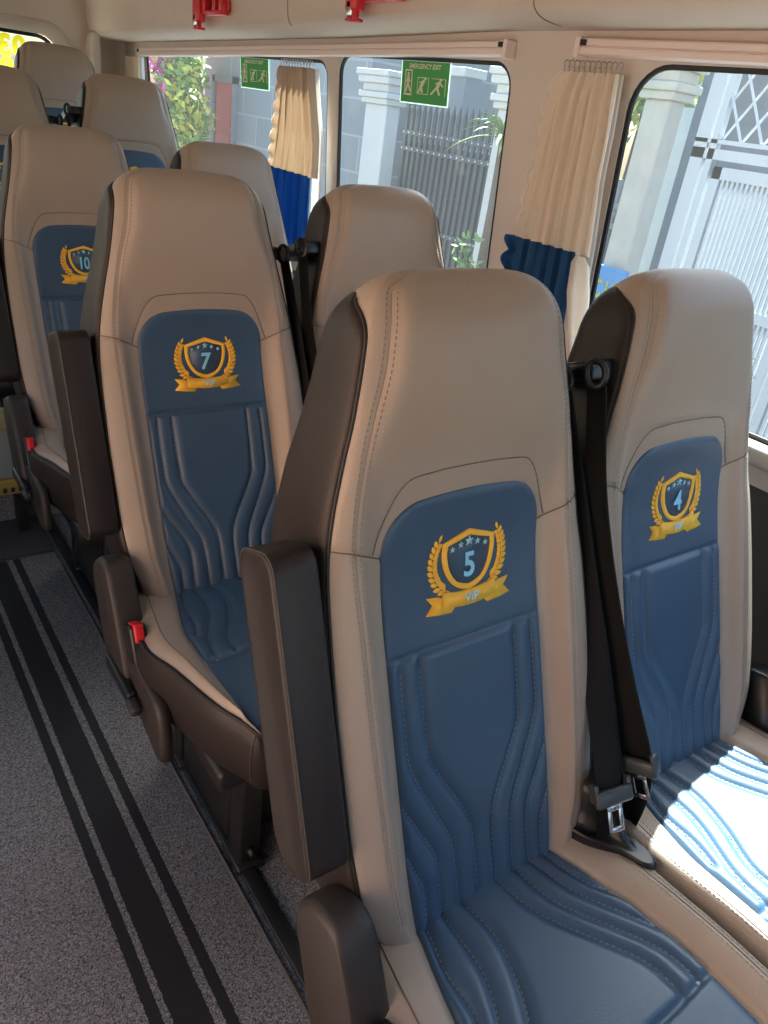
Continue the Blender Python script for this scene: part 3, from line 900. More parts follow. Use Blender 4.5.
mb = MB(); mb.box((-1.05, 1.785, -.001), (-.135, 2.025, .006)); tag(mb.build('floor_shade', SHADE_GREY, smooth=False), 'dark strip standing in for shade on the floor beyond the carpet runner', None, None, 'structure')  # dark strip laid in for the shade past the runner
mb = MB(); mb.box((-1.05, 2.03, 0), (-.262, 3.76, .18)); tag(mb.build('floor_step', BLACK_MT, smooth=False), 'black step at the end of the aisle', None, None, 'structure')
mb = MB()  # front wall out of view, added to reduce light from the front
L = rrect(-.85, .65, .95, 1.50, .08); O = np.vstack([np.tile(c, (8, 1)) for c in ((.86, 1.9), (-1.1, 1.9), (-1.1, 0), (.86, 0))])
mb.grid(np.array([np.column_stack([q[:, 0], np.full(len(q), -1.6 - d), q[:, 1]]) for q, d in ((O, 0), (L, 0), (L, .06))]), closed=True)
tag(mb.build('wall_front', SHADE_GREY, smooth=False), 'unseen front wall added to cut the front light, with a windscreen opening', None, None, 'structure')
# ceiling with its overhead cove
prof = catmull([(.785, 1.550), (.765, 1.547), (.735, 1.546), (.690, 1.546), (.655, 1.549), (.628, 1.558), (.613, 1.578), (.603, 1.640), (.585, 1.72), (.52, 1.80), (.30, 1.85), (0, 1.865), (-.40, 1.865), (-.75, 1.83), (-.95, 1.70), (-1.06, 1.55)], 6)
ys = np.linspace(-1.6, 3.76, 60)
def dropz(y): return np.interp(y, [-1.6, .45, 1.08, 1.75, 3.3, 3.76], [-.020, .006, .001, -.022, -.058, -.068])
G = np.array([[(x, y, z + (dropz(y) if z < 1.6 else dropz(y) * max(0, (1.8 - z) / .2))) for x, z in prof] for y in ys])
mb = MB(); mb.grid(G); tag(mb.build('ceiling', HEADLINER), 'beige moulded headliner with overhead cove', None, None, 'structure')
for k, yj in enumerate((.885, 1.86)):
    L = np.array([(x - .0008, yj - .10 * (z - 1.53), z + (dropz(yj) if z < 1.6 else dropz(yj) * max(0, (1.8 - z) / .2)) - .0008) for x, z in prof[(16, 30)[k]:62]])
    mb = MB(); mb.tube(L, .0012, 5); tag(mb.build('trim_%d' % (4 + k), mat('joint_line', (.26, .21, .17), .8)), 'headliner panel joint', None, None, 'structure')

# rear wall with window
RY = 3.76
def rear_wall():
    mb = MB(); L = rrect(-.95, .470, .95, 1.458, .08); k = 8
    x0, x1, z0, z1 = -1.1, .86, 0, 1.90
    O = np.vstack([np.tile(c, (k, 1)) for c in ((x1, z1), (x0, z1), (x0, z0), (x1, z0))])
    lo = np.column_stack([L[:, 0], np.full(len(L), RY), L[:, 1]]); ou = np.column_stack([O[:, 0], np.full(len(L), RY), O[:, 1]])
    mb.grid(np.array([ou, lo, lo + [0, .06, 0]]), closed=True)
    return mb.build('wall_rear', [HEADLINER], smooth=False)
tag(rear_wall(), 'beige rear door lining', None, None, 'structure')
root = empty('window_4', (0, 0, 0)); tag(root, None, None, None, 'structure')
L = rrect(-.95, .470, .95, 1.458, .08); A = rrect(-1.0, .530, .90, 1.515, .11)
mb = MB(); mb.grid(np.array([np.column_stack([q[:, 0], np.full(len(q), RY - d), q[:, 1]]) for q, d in ((A, 0), ((A * .85 + L * .15), .016), ((A * .5 + L * .5), .022), (L, .014), (L, -.02))]), closed=True)
mb.build('window_frame', TRIM, root)
I = rrect(-.935, .455, .965, 1.443, .07)
mb = MB(); mb.grid(np.array([np.column_stack([q[:, 0], np.full(len(q), RY + d), q[:, 1]]) for q, d in ((L, .012), (I, .012), (I, .02), (L, .02), (L, .012))]), closed=True); mb.build('gasket', RUBBER, root, smooth=False)
mb = MB(); mb.add(np.column_stack([L[:, 0], np.full(len(L), RY + .03), L[:, 1]]), [tuple(range(len(L)))]); mb.build('pane', GLASS, root, smooth=False)
mb = MB(); mb.rbox((.600, 3.66, .22), (.638, 3.76, 1.50), .012, 3); tag(mb.build('trim_6', TRIM), 'rear corner pillar trim', None, None, 'structure')

# phone number lettering stuck on the rear window (seen from behind, so reversed)
YELLOW = cloth_mat('yellow_film', (.90, .74, .03), .6)
def lettering(name, txt, size, C0, ex, ey, m, bold=0., parent=None, label=None, depth=.001, sx=1., spacing=1.):
    V_, Fc = text_flat(txt, size, bold, 0, spacing)
    c = (V_.max(0) + V_.min(0)) / 2; ex = np.array(ex, float); ey = np.array(ey, float); n = np.cross(ex, ey)
    P = np.array(C0) + (V_[:, :1] - c[0]) * sx * ex + (V_[:, 1:2] - c[1]) * ey
    mb = MB(); mb.add(P, Fc)
    me = mb.mesh(name, [m], smooth=False, fix=False)
    return obj(name, me, parent, label)
root = empty('window_decal', (0, 0, 0)); tag(root, 'yellow reversed phone digits stuck on the rear window', 'sticker')
lettering('digits', '03', .112, (.288, RY + .026, 1.396), (-1, 0, 0), (0, 0, 1), YELLOW, .006, root, spacing=1.1)
lettering('digits', '09', .112, (.288, RY + .026, 1.304), (-1, 0, 0), (0, 0, 1), YELLOW, .006, root, spacing=1.1)

# ------------------------------------------------------------------ curtain rails
def rail(p0, p1, label, end0=True, end1=True):
    root = empty('curtain_rail', (0, 0, 0)); tag(root, label, 'curtain rail', 'white curtain rails')
    p0 = np.array(p0); p1 = np.array(p1)
    prof = np.array([(.0, .020), (-.022, .020), (-.024, .016), (-.024, .003), (-.020, .001), (-.020, -.001), (-.026, -.003), (-.026, -.018), (-.022, -.021), (.0, -.021)]) * [1, .74]
    rows = [np.column_stack([p[0] + prof[:, 0], np.full(len(prof), p[1]), p[2] + prof[:, 1]]) for p in (p0, p1)]
    mb = MB(); mb.grid(np.array(rows), closed=True); n = len(prof); mb.f += [tuple(range(n)), tuple(range(n, 2 * n))[::-1]]; mb.m += [0, 0]
    mb.build('track', RAIL, root, smooth=False)
    dd = 1 if p1[1] > p0[1] else -1
    for e, p, d in ((end0, p0, dd), (end1, p1, -dd)):
        if e:
            mb = MB(); mb.rbox((p[0] - .030, p[1] - .012 * (d < 0) - .002, p[2] - .021), (p[0] + .004, p[1] + .010 * (d > 0) + .002, p[2] + .017), .003, 2)
            mb.box((p[0] - .0305, p[1] + d * .020 - .006, p[2] + .001), (p[0] - .024, p[1] + d * .020 + .006, p[2] + .011), 1)
            mb.build('end_cap', [RAIL, BLACK_PL], root, smooth=False)
    return root
rail((.777, 1.083, 1.513), (.777, 3.52, 1.446), 'long white curtain rail above the two rear windows')
rail((.777, .878, 1.521), (.777, -1.2, 1.506), 'white curtain rail above the nearest window')

# ------------------------------------------------------------------ curtains
def curtain(label, zt, zb, band, left, right, xf, pl, seed, cloth=None, cap_hooks=11, scal=.019, lining=True):
    """left/right: lists of (z, y) edges; pleats of depth pl"""
    root = empty('curtain', (0, 0, 0)); tag(root, label, 'curtain', 'gathered curtains')
    r = np.random.default_rng(seed); ph = r.uniform(0, 6, 4)
    lz = np.array(left)[::-1]; rz = np.array(right)[::-1]
    def sheet(za, zb_, x_off, t0, t1, sc):
        zs = np.linspace(za, zb_, 46); ts = np.linspace(t0, t1, 110); G = []
        for z in zs:
            yl = np.interp(z, lz[:, 0], lz[:, 1]); yr = np.interp(z, rz[:, 0], rz[:, 1])
            row = []
            for t in ts:
                y = yl + (yr - yl) * t
                if sc: y += sc * abs(math.sin((z - zt) * math.pi / .046)) * (1 - min(1, t / .10))
                w = math.sin(2 * math.pi * (6.5 * t + .14 * math.sin(9 * z + ph[0])) + ph[1]) + .45 * math.sin(2 * math.pi * 11 * t + ph[2] + 3 * z)
                y += (yr - yl) * .018 * math.sin(2 * math.pi * 6.5 * t + ph[3])
                row.append((xf(z) + x_off + pl * w, y, z))
            G.append(row)
        return np.array(G)
    def solid(G, name, m, lab=None):
        mb = MB(); Nn = np.array([.0012, 0, 0]); A = G; B = G + Nn
        mb.grid(A); mb.grid(B); mb.build(name, m, root, label=lab)
    solid(sheet(zt, band, 0, 0, 1, scal), 'cream_cloth', cloth or CURT)
    if band > zb: solid(sheet(band + .002, zb, -.001, -.05, .86, scal * .8), 'blue_band', CURT_B, 'glossy blue hem band')
    if lining: solid(sheet(zt, zb + .02, .014, .90, 1.00, 0), 'lining', CURT_W, 'white lining')
    yl = np.interp(zt, lz[:, 0], lz[:, 1]); yr = np.interp(zt, rz[:, 0], rz[:, 1])
    for k in range(cap_hooks):
        y = yl + (yr - yl) * (k + .5) / cap_hooks
        a = np.linspace(0, math.pi * 1.3, 9)
        pts = [(xf(zt) - .002, y, zt - .004), (xf(zt) - .004, y, zt + .012)] + [(xf(zt) + .004 - .008 * math.cos(q), y + .002, zt + .014 + .007 * math.sin(q)) for q in a]
        mb = MB(); mb.tube(pts, .0013, 5); mb.build('hook', HOOK, root)
    return root
XC = lambda z: .742 + (1.49 - z) * .03
curtain('cream curtain with a blue hem gathered between the two nearest windows', 1.474, .985, 1.135,
        [(1.49, .884), (1.43, .913), (1.37, .921), (1.24, .931), (1.08, .936), (.98, .935)],
        [(1.49, .738), (1.37, .728), (1.28, .727), (1.137, .713), (.98, .70)], XC, .008, 3)
curtain('cream curtain toned brown for weaker backlight, with a dark blue hem, beside the middle window', 1.440, .90, 1.135,
        [(1.45, 2.13), (1.25, 2.16), (1.07, 2.19), (.9, 2.20)], [(1.45, 1.93), (1.25, 1.875), (1.07, 1.86), (.9, 1.86)], XC, .010, 5, CURT_SH)
curtain('short cream curtain gathered at the far rear window corner', 1.425, .95, .95,
        [(1.43, 3.655), (.95, 3.655)], [(1.43, 3.47), (.95, 3.47)], XC, .010, 8, cap_hooks=6, lining=True)
# tie end hanging beside the near curtain
mb = MB(); Gt = []
for z, y0, y1, dx in ((1.135, .716, .735, .0), (1.12, .690, .737, -.008), (1.06, .668, .730, -.010), (1.0, .660, .712, -.008), (.94, .655, .690, -.004), (.915, .655, .676, -.002)):
    Gt.append([(XC(z) - .016 + dx + .006 * math.sin(t * 9), y1 + (y0 - y1) * t, z) for t in np.linspace(0, 1, 10)])
Gt = np.array(Gt); mb.grid(Gt); mb.grid(Gt + [.003, 0, 0])
tag(mb.build('curtain_tieback', CURT), 'peach cloth tieback hanging beside the near curtain hem', 'tieback')

# ------------------------------------------------------------------ emergency hammers
def hammer(y, z, label, flip):
    root = empty('emergency_hammer', (.606, y, z)); tag(root, label, 'emergency hammer', 'red emergency hammers')
    mb = MB()
    mb.rbox((-.012, -.100, .012), (.004, .085, .105), .006, 2)
    for q in (-.098, -.048, .030): mb.rbox((-.034, q, .004), (-.004, q + .020, .10), .005, 2)
    mb.rbox((-.036, -.098, .000), (-.006, .048, .014), .005, 2)
    mb.build('holder', RED_PL, root, label='red plastic holder')
    mb = MB()
    mb.rbox((-.042, -.115, .045), (-.020, .105, .078), .009, 3)
    mb.rbox((-.046, .054, -.022), (-.014, .104, .12), .009, 3)
    mb.rbox((-.044, .054, -.040), (-.030, .066, -.018), .003, 2); mb.rbox((-.044, .054, -.042), (-.016, .100, -.034), .004, 2)
    h = mb.build('handle', RED_PL, root)
    mb = MB(); mb.rbox((-.046, .070, -.034), (-.024, .096, .004), .006, 2); mb.build('metal_tip', STEEL, h, label='shiny steel tip')
    mb = MB(); mb.rbox((-.0145, -.026, .018), (-.011, .028, .040), .001, 1); mb.build('slot', BLACK_PL, root)
    return root
hammer(2.32, 1.552, 'red emergency hammer on the headliner above the far green exit sticker', 0)
hammer(1.375, 1.575, 'red emergency hammer on the headliner above the middle window', 0)

# ------------------------------------------------------------------ exit stickers
GREEN = cloth_mat('green_film', (.12, .46, .17), .30); CREAMF = cloth_mat('cream_film', (.86, .86, .66), .10); WHITEF = cloth_mat('white_film', (.80, .90, .84), .4)
def sticker(y0, y1, z0, z1, label):
    root = empty('exit_sticker', (0, 0, 0)); tag(root, label, 'sticker', 'green emergency exit stickers')
    def P(a, b, h):  # a: 0..1 from the left as read, b: 0..1 upwards
        y = y1 + (y0 - y1) * a; z = z0 + (z1 - z0) * b
        return (XW(z) + .0095 - h, y, z)
    mb = MB()
    mb.plate([P(-.02, -.03, 0), P(1.02, -.03, 0), P(1.02, 1.03, 0), P(-.02, 1.03, 0)], (-.0006, 0, 0)); mb.build('border', WHITEF, root, smooth=False)
    mb = MB(); mb.plate([P(0, 0, .001), P(1, 0, .001), P(1, 1, .001), P(0, 1, .001)], (-.0004, 0, 0)); mb.build('green_field', GREEN, root, smooth=False)
    mb = MB()
    def poly(pts): mb.plate([P(a, b, .0022) for a, b in pts], (-.0004, 0, 0))
    def dot(a, b, r):
        poly([(a + r * math.cos(t), b + r * 1.3 * math.sin(t)) for t in np.linspace(0, 2 * math.pi, 13)[:-1]])
    def limb(p, q, w):
        p = np.array(p); q = np.array(q); d = q - p; s = np.array([-d[1], d[0]]); s *= w / 2 / np.linalg.norm(s); poly([p - s, q - s, q + s, p + s])
    # man stepping out of a doorway
    for a, b, c, d in ((.08, .22, .10, .80), (.22, .22, .24, .80), (.08, .76, .24, .80)): poly([(a, b), (c, b), (c, d), (a, d)])
    dot(.155, .70, .025); limb((.155, .66), (.15, .45), .05); limb((.15, .47), (.11, .25), .035); limb((.15, .47), (.21, .27), .035); limb((.15, .62), (.20, .50), .025); limb((.15, .62), (.11, .50), .025)
    poly([(.06, .17), (.25, .17), (.23, .22), (.08, .22)])
    # man breaking a pane
    for a, b, c, d in ((.36, .22, .37, .62), (.59, .22, .60, .62), (.36, .61, .60, .63), (.36, .22, .60, .24)): poly([(a, b), (c, b), (c, d), (a, d)])
    dot(.52, .60, .028); limb((.50, .56), (.43, .38), .065); limb((.44, .40), (.38, .25), .04); limb((.45, .40), (.47, .26), .04); limb((.50, .54), (.40, .50), .028)
    # running man
    dot(.85, .60, .028); limb((.83, .56), (.78, .40), .06); limb((.78, .42), (.84, .24), .04); limb((.78, .42), (.70, .30), .04); limb((.70, .30), (.66, .24), .04); limb((.83, .54), (.90, .44), .028); limb((.83, .54), (.74, .50), .028)
    for a, b, c, d in ((.94, .22, .955, .62), (.66, .61, .955, .625)): poly([(a, b), (c, b), (c, d), (a, d)])
    mb.build('pictogram', CREAMF, root, smooth=False, label='three cream escape pictograms')
    zc = z0 + (z1 - z0) * .885
    lettering('lettering', 'EMERGENCY EXIT', (z1 - z0) * .16, (XW(zc) + .0095 - .0028, (y0 + y1) / 2, zc), (0, -1, 0), (0, 0, 1), CREAMF, .0004, root, 'cream lettering EMERGENCY EXIT', sx=(y1 - y0) * .72 / ((z1 - z0) * .16 * 8.6))
    return root
sticker(2.312, 2.530, 1.366, 1.458, 'green emergency exit sticker on the far window beside the shade-toned curtain')
sticker(1.322, 1.525, 1.384, 1.480, 'green emergency exit sticker on the middle window')

# small dark lamp in the headliner
mb = MB(); mb.rbox((.40, 3.02, 1.602), (.52, 3.20, 1.626), .008, 2); 
o = mb.build('ceiling_vent', BLACK_PL); tag(o, 'small dark vent in the headliner at the top edge of the photo', 'vent')
o.rotation_euler = (0, 0, 0)

# step box far down the aisle
root = empty('step_box', (-.33, 1.93, 0)); tag(root, 'beige and gold step box beside the number 10 seat at the left edge', 'box')
mb = MB(); mb.rbox((-.17, -.02, .37), (.165, .06, .415), .008, 2); mb.build('top_rim', mat('tan_vinyl', (.40, .31, .17), .5), root)
mb = MB(); mb.rbox((-.165, .0, .20), (.160, .05, .372), .004, 2); mb.build('front_panel', mat('grey_panel', (.30, .32, .30), .35), root)
mb = MB(); mb.rbox((-.17, -.015, .150), (.165, .06, .202), .006, 2)
for k in range(14): mb.rbox((-.160 + k * .0225, -.018, .160), (-.148 + k * .0225, -.010, .176), .002, 1, mi=1)
mb.build('gold_strip', [mat('gold_trim', (.42, .27, .06), .35), BLACK_PL], root)
mb = MB(); mb.box((-.16, .0, .0), (-.13, .05, .152)); mb.build('leg', BLACK_MT, root, smooth=False)
mb = MB(); mb.box((.125, .0, .0), (.155, .05, .152)); mb.build('leg', BLACK_MT, root, smooth=False)

# ------------------------------------------------------------------ outside
FX = 4.0; GZ = -.65
def smat(n, c, r=.7, **k): return mat(n, c, r, **k)
STREET = smat('street_concrete', (.15, .15, .148), .85, var=.15, vscale=2.)
PAINT_W = smat('white_plaster', (.50, .51, .50), .7, var=.05, vscale=3.)
CREAM_P = smat('cream_plaster', (.47, .45, .40), .75, var=.10, vscale=5.)
GATE_D = smat('dark_gate_paint', (.040, .056, .068), .5)
GATE_W = smat('white_gate_paint', (.50, .53, .55), .45)
HOUSE_G = smat('house_grey', (.19, .22, .25), .8, var=.06, vscale=1.)
REDDOOR = smat('red_door_paint', (.46, .055, .045), .5)
LEAF_G = smat('leaf_green', (.13, .26, .05), .6, var=.3, vscale=3.); LEAF_Y = smat('leaf_yellow', (.55, .56, .09), .6, var=.3, vscale=3.)
PINK = smat('bougainvillea_pink', (.72, .10, .40), .6); BARK = smat('bark', (.12, .085, .06), .9)
def tile_mat():
    m, nt, b = newmat('grey_wall_tiles')
    tc = nt.nodes.new('ShaderNodeTexCoord'); br = nt.nodes.new('ShaderNodeTexBrick'); mp = nt.nodes.new('ShaderNodeMapping')
    mp.inputs['Rotation'].default_value = (math.radians(90), 0, math.radians(90))
    br.inputs['Color1'].default_value = (.20, .23, .26, 1); br.inputs['Color2'].default_value = (.17, .20, .225, 1); br.inputs['Mortar'].default_value = (.27, .30, .32, 1)
    br.inputs['Scale'].default_value = 1.0; br.inputs['Mortar Size'].default_value = .012; br.inputs['Brick Width'].default_value = .8; br.inputs['Row Height'].default_value = .35
    cx = nt.nodes.new('ShaderNodeSeparateXYZ'); cc = nt.nodes.new('ShaderNodeCombineXYZ')
    nt.links.new(tc.outputs['Object'], cx.inputs[0]); nt.links.new(cx.outputs[1], cc.inputs[0]); nt.links.new(cx.outputs[2], cc.inputs[1])
    nt.links.new(cc.outputs[0], br.inputs['Vector']); nt.links.new(br.outputs['Color'], b.inputs['Base Color']); b.inputs['Roughness'].default_value = .6
    return m
TILES = tile_mat()
mb = MB(); mb.box((-14, -12, GZ - .1), (16, 30, GZ)); tag(mb.build('ground', STREET, smooth=False), 'pale concrete street', None, None, 'structure')

def pillar(y0, y1, top, m, label):
    root = empty('gate_pillar', (FX, (y0 + y1) / 2, GZ)); tag(root, label, 'pillar', 'pillars of the gates across the street')
    w = y1 - y0; 
    mb = MB(); mb.rbox((0, -w / 2, 0), (.16, w / 2, top - GZ), .012, 2); mb.build('shaft', m, root, smooth=False)
    mb = MB(); zt = top - GZ
    for k, (d, h) in enumerate(((.035, .05), (.06, .05), (.03, .07), (.07, .06), (.09, .05))):
        z = zt + sum(q[1] for q in ((.035, .05), (.06, .05), (.03, .07), (.07, .06), (.09, .05))[:k])
        mb.rbox((-d, -w / 2 - d, z), (.16 + d, w / 2 + d, z + h), .01, 2)
    mb.build('capital', m, root, smooth=False)
    return root
pillar(6.14, 6.50, 1.42, PAINT_W, 'white gate pillar left of the dark spiked gate')
pillar(4.40, 4.62, 1.50, PAINT_W, 'white gate pillar right of the dark spiked gate')
pillar(3.04, 3.24, 1.66, CREAM_P, 'cream cracked pillar beside the white lattice gate')

def bar_gate(y0, y1, top, m, label, name, step=.085, spikes=True, x=FX + .32, dens=.036):
    y0 += .10; y1 -= .10
    root = empty(name, (x, (y0 + y1) / 2, GZ)); tag(root, label, 'gate')
    w = (y1 - y0) / 2; T = top - GZ
    mb = MB(); mb.box((.012, -w, .05), (.022, w, T - .35)); mb.build('backing_sheet', m, root, smooth=False)
    mb = MB(); n = int((y1 - y0) / step)
    for k in range(n + 1):
        y = -w + 2 * w * k / n
        mb.box((-.016, y - dens / 2, .06), (.012, y + dens / 2, T - .10))
        if spikes: mb.add([(-.016, y - dens / 2, T - .1), (.012, y - dens / 2, T - .1), (.012, y + dens / 2, T - .1), (-.016, y + dens / 2, T - .1), (0, y, T)], [(0, 1, 4), (1, 2, 4), (2, 3, 4), (3, 0, 4)])
    mb.build('bars', m, root, smooth=False)
    mb = MB()
    for z in (.12, 1.05, T - .42, T - .28):
        mb.box((-.03, -w, z - .02), (-.012, w, z + .02))
    mb.build('crossbars', m, root, smooth=False)
    mb = MB()
    for z in (T - .42, T - .28, 1.05):
        for k in range(n + 1):
            y = -w + 2 * w * k / n; mb.rbox((-.036, y - .008, z - .008), (-.028, y + .008, z + .008), .003, 1)
    mb.build('rivets', GATE_W, root, smooth=False, label='pale rivets')
    return root
bar_gate(4.50, 6.32, 1.50, GATE_D, 'dark steel gate with spikes seen through the middle window', 'spiked_gate')
bar_gate(3.16, 4.48, 1.25, smat('grey_gate_paint', (.12, .155, .18), .5), 'grey bar gate between two pillars at the left of the near window', 'bar_gate', spikes=False, x=FX + .32)

# white lattice gate
root = empty('lattice_gate', (FX + .1, 1.0, GZ)); tag(root, 'white steel gate with vertical bars and a diamond lattice above', 'gate')
y1 = 2.84 - 1.0; y0 = -2.2 - 1.0
def GB(b, ya, yb, za, zb, x0=-.02, x1=.03): b.box((x0, ya, za - GZ), (x1, yb, zb - GZ))
mb = MB(); GB(mb, y1 - .09, y1, GZ, 2.3); GB(mb, y1 - .16, y1 - .115, GZ, 2.3); GB(mb, y0, y1, 1.365, 1.425); GB(mb, y0, y1, 1.455, 1.478)
mb.build('gate_frame', GATE_W, root, smooth=False)
for k in range(4):
    a = y1 - .19 - k * .80; b = a - .78
    f = MB(); GB(f, a - .06, a, GZ + .08, 1.33); GB(f, b, b + .06, GZ + .08, 1.33); GB(f, b, a, 1.26, 1.33); GB(f, b, a, GZ + .08, GZ + .16); GB(f, b, a, .50, .56)
    f.build('leaf_frame', GATE_W, root, smooth=False)
    f = MB(); y = a - .085
    while y > b + .07:
        GB(f, y - .009, y + .009, GZ + .1, 1.27, -.012, .012); y -= .034
    f.build('leaf_bars', GATE_W, root, smooth=False)
    f = MB()
    cy = b + .39; cz = .20
    for t in np.linspace(0, 2 * math.pi, 17)[:-1]:
        f.tube([(-.028, cy, cz - GZ), (-.028, cy + .34 * math.cos(t), cz - GZ + .30 * math.sin(t))], .010, 6)
    f.tube([(-.028, cy + .2 * math.cos(t), cz - GZ + .2 * math.sin(t)) for t in np.linspace(0, 2 * math.pi, 25)[:-1]], .009, 6, closed=True)
    f.build('sunburst', GATE_W, root, smooth=False, label='white sunburst ornament')
mb = MB(); zb, zt = 1.48, 2.25; step = .14
for k in range(-8, 44):
    for d in (1, -1):
        ya = y1 - .17 - k * step; ze = zt - zb
        p = np.array([0, ya, zb - GZ]); q = np.array([0, ya + d * -ze * .62, zt - GZ])
        lo, hi = y0, y1 - .16
        if max(p[1], q[1]) > hi + 1e-6 or min(p[1], q[1]) < lo:
            # clip against the right-hand post
            def clip(p, q, lim):
                t = (lim - p[1]) / (q[1] - p[1]); return p + (q - p) * t
            if min(p[1], q[1]) > hi or min(p[1], q[1]) < lo: continue
            if p[1] > hi: p = clip(p, q, hi)
            elif q[1] > hi: q = clip(p, q, hi)
        mb.tube([p + [.012 * d, 0, 0], q + [.012 * d, 0, 0]], .0085, 6)
mb.build('lattice', GATE_W, root, smooth=False)

root = empty('string_light', (FX + .32, 1.6, GZ)); tag(root, 'string of small yellow bulbs behind the white lattice', 'lamp')
mb = MB(); mb.tube([(0, 1.2 - .12 * i, 2.62 + .07 * math.cos(i * 1.3)) for i in range(26)], .004, 5); mb.build('cable', BLACK_PL, root)
for i in range(6):
    yb = 1.15 - .42 * i; zb2 = 2.56
    mb = MB(); mb.grid(np.array([[(.028 * math.sin(p) * math.cos(q), yb + .028 * math.sin(p) * math.sin(q), zb2 - .03 * math.cos(p)) for q in np.linspace(0, 2 * math.pi, 13)[:-1]] for p in np.linspace(.05, math.pi - .05, 9)]), closed=True)
    mb.build('bulb', mat('yellow_bulb', (.85, .62, .08), .4), root)
# houses and walls behind
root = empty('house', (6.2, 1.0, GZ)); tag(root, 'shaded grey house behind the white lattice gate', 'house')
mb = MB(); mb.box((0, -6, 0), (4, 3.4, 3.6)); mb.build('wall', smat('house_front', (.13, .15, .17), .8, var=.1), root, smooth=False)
mb = MB(); mb.box((-.25, -6.2, 3.5), (4.2, 3.6, 3.75)); mb.build('roof_slab', PAINT_W, root, smooth=False)
for yy in (-.9, .9):
    mb = MB(); mb.box((-.03, yy - .45, 1.0), (.02, yy + .45, 2.6)); mb.build('shutter', smat('shutter_grey', (.12, .14, .16), .6), root, smooth=False)
root = empty('tiled_house', (FX + .3, 9.0, GZ)); tag(root, 'grey tiled house wall seen through the far window', 'house')
mb = MB(); mb.box((0, -2.1, 0), (3, 2.05, 2.9)); mb.build('wall', TILES, root, smooth=False)
mb = MB(); mb.box((-.03, 1.05, 0), (.03, 1.60, 2.08)); d = mb.build('door', REDDOOR, root, smooth=False, label='red panelled door')
mb = MB()
for z in (.15, .62, 1.09, 1.56): mb.rbox((-.045, 1.10, z), (-.028, 1.55, z + .38), .01, 2)
mb.build('door_panel', REDDOOR, d, smooth=False)
mb = MB(); mb.box((-.05, .96, 0), (.0, 1.05, 2.16)); mb.box((-.05, 1.60, 0), (.0, 1.69, 2.16)); mb.box((-.05, .96, 2.08), (.0, 1.69, 2.16)); mb.build('door_frame', HOUSE_G, root, smooth=False)
root = empty('boundary_wall', (FX + .7, 6.2, GZ)); tag(root, 'grey blue wall between the tiled house and the spiked gate', 'wall')
mb = MB(); mb.box((0, -.3, 0), (.2, .35, 2.4)); mb.build('wall_face', HOUSE_G, root, smooth=False)
mb = MB(); mb.rbox((-.04, -.32, 2.4), (.24, .37, 2.48), .01, 2); mb.build('coping', PAINT_W, root, smooth=False)
# pale houses further back
def far_house(x, y, w, h, m, label):
    root = empty('far_house', (x, y, GZ)); tag(root, label, 'house', 'pale houses beyond the gates')
    mb = MB(); mb.box((0, -w / 2, 0), (3, w / 2, h)); mb.build('wall', m, root, smooth=False)
    mb = MB(); mb.box((-.2, -w / 2 - .2, h), (3.2, w / 2 + .2, h + .2)); mb.build('roof_slab', PAINT_W, root, smooth=False)
    for k in range(int(w // 1.8)):
        mb = MB(); yy = -w / 2 + .9 + k * 1.8; mb.box((-.04, yy - .4, h - 1.6), (.02, yy + .4, h - .5)); mb.build('window', smat('far_window', (.15, .19, .22), .3), root, smooth=False)
far_house(10.7, 5.6, 5., 3.3, PAINT_W, 'pale house behind the dark spiked gate')
far_house(12., 16., 7., 4.0, CREAM_P, 'cream house beyond the tiled house')

# plants: leaf cards scattered in clumps
def foliage(mb, cen, rad, n, size, mis, seed, shell=.55):
    r = np.random.default_rng(seed)
    for i in range(n):
        d = r.normal(size=3); d /= np.linalg.norm(d); q = np.array(cen) + d * np.array(rad) * (shell + (1 - shell) * r.random())
        a = r.normal(size=3); a /= np.linalg.norm(a); b = np.cross(a, r.normal(size=3)); b /= np.linalg.norm(b); s = size * r.uniform(.6, 1.3)
        mb.add([q - a * s, q + b * s * .45, q + a * s, q - b * s * .45], [(0, 1, 2, 3)], mis[r.integers(len(mis))])
root = empty('bougainvillea', (FX - .25, 10.5, GZ)); tag(root, 'pink bougainvillea bush with yellow green leaves at the far window', 'bush')
mb = MB()
for k, (dy, z, ry, rz, mis) in enumerate(((.55, 2.25, .45, .35, [1, 1, 1, 2]), (.2, 2.10, .3, .25, [1, 1, 0]), (.45, 1.7, .4, .4, [1, 1, 0, 2]), (.25, 2.1, .3, .3, [1, 0, 2]), (-.15, 2.1, .40, .45, [0, 2, 0]), (-.25, 1.6, .45, .45, [2, 2, 0]), (-.1, 1.1, .6, .5, [0, 2]), (1.3, 1.2, .6, .6, [1, 0]), (-.2, 2.7, .5, .4, [0, 0, 2]), (1.2, 2.8, .6, .4, [0, 2]), (.5, 2.9, .5, .4, [0, 2]))):
    foliage(mb, (0, dy, z), (.30, ry, rz), 520, .065, mis, 20 + k, .2)
mb.build('foliage', [LEAF_G, PINK, LEAF_Y], root, smooth=False)
mb = MB(); mb.tube([(0, .3, 0), (.05, .35, .8), (0, .2, 1.6), (0, 0, 2.3)], [.06, .05, .03, .015], 8); mb.build('trunk', BARK, root)
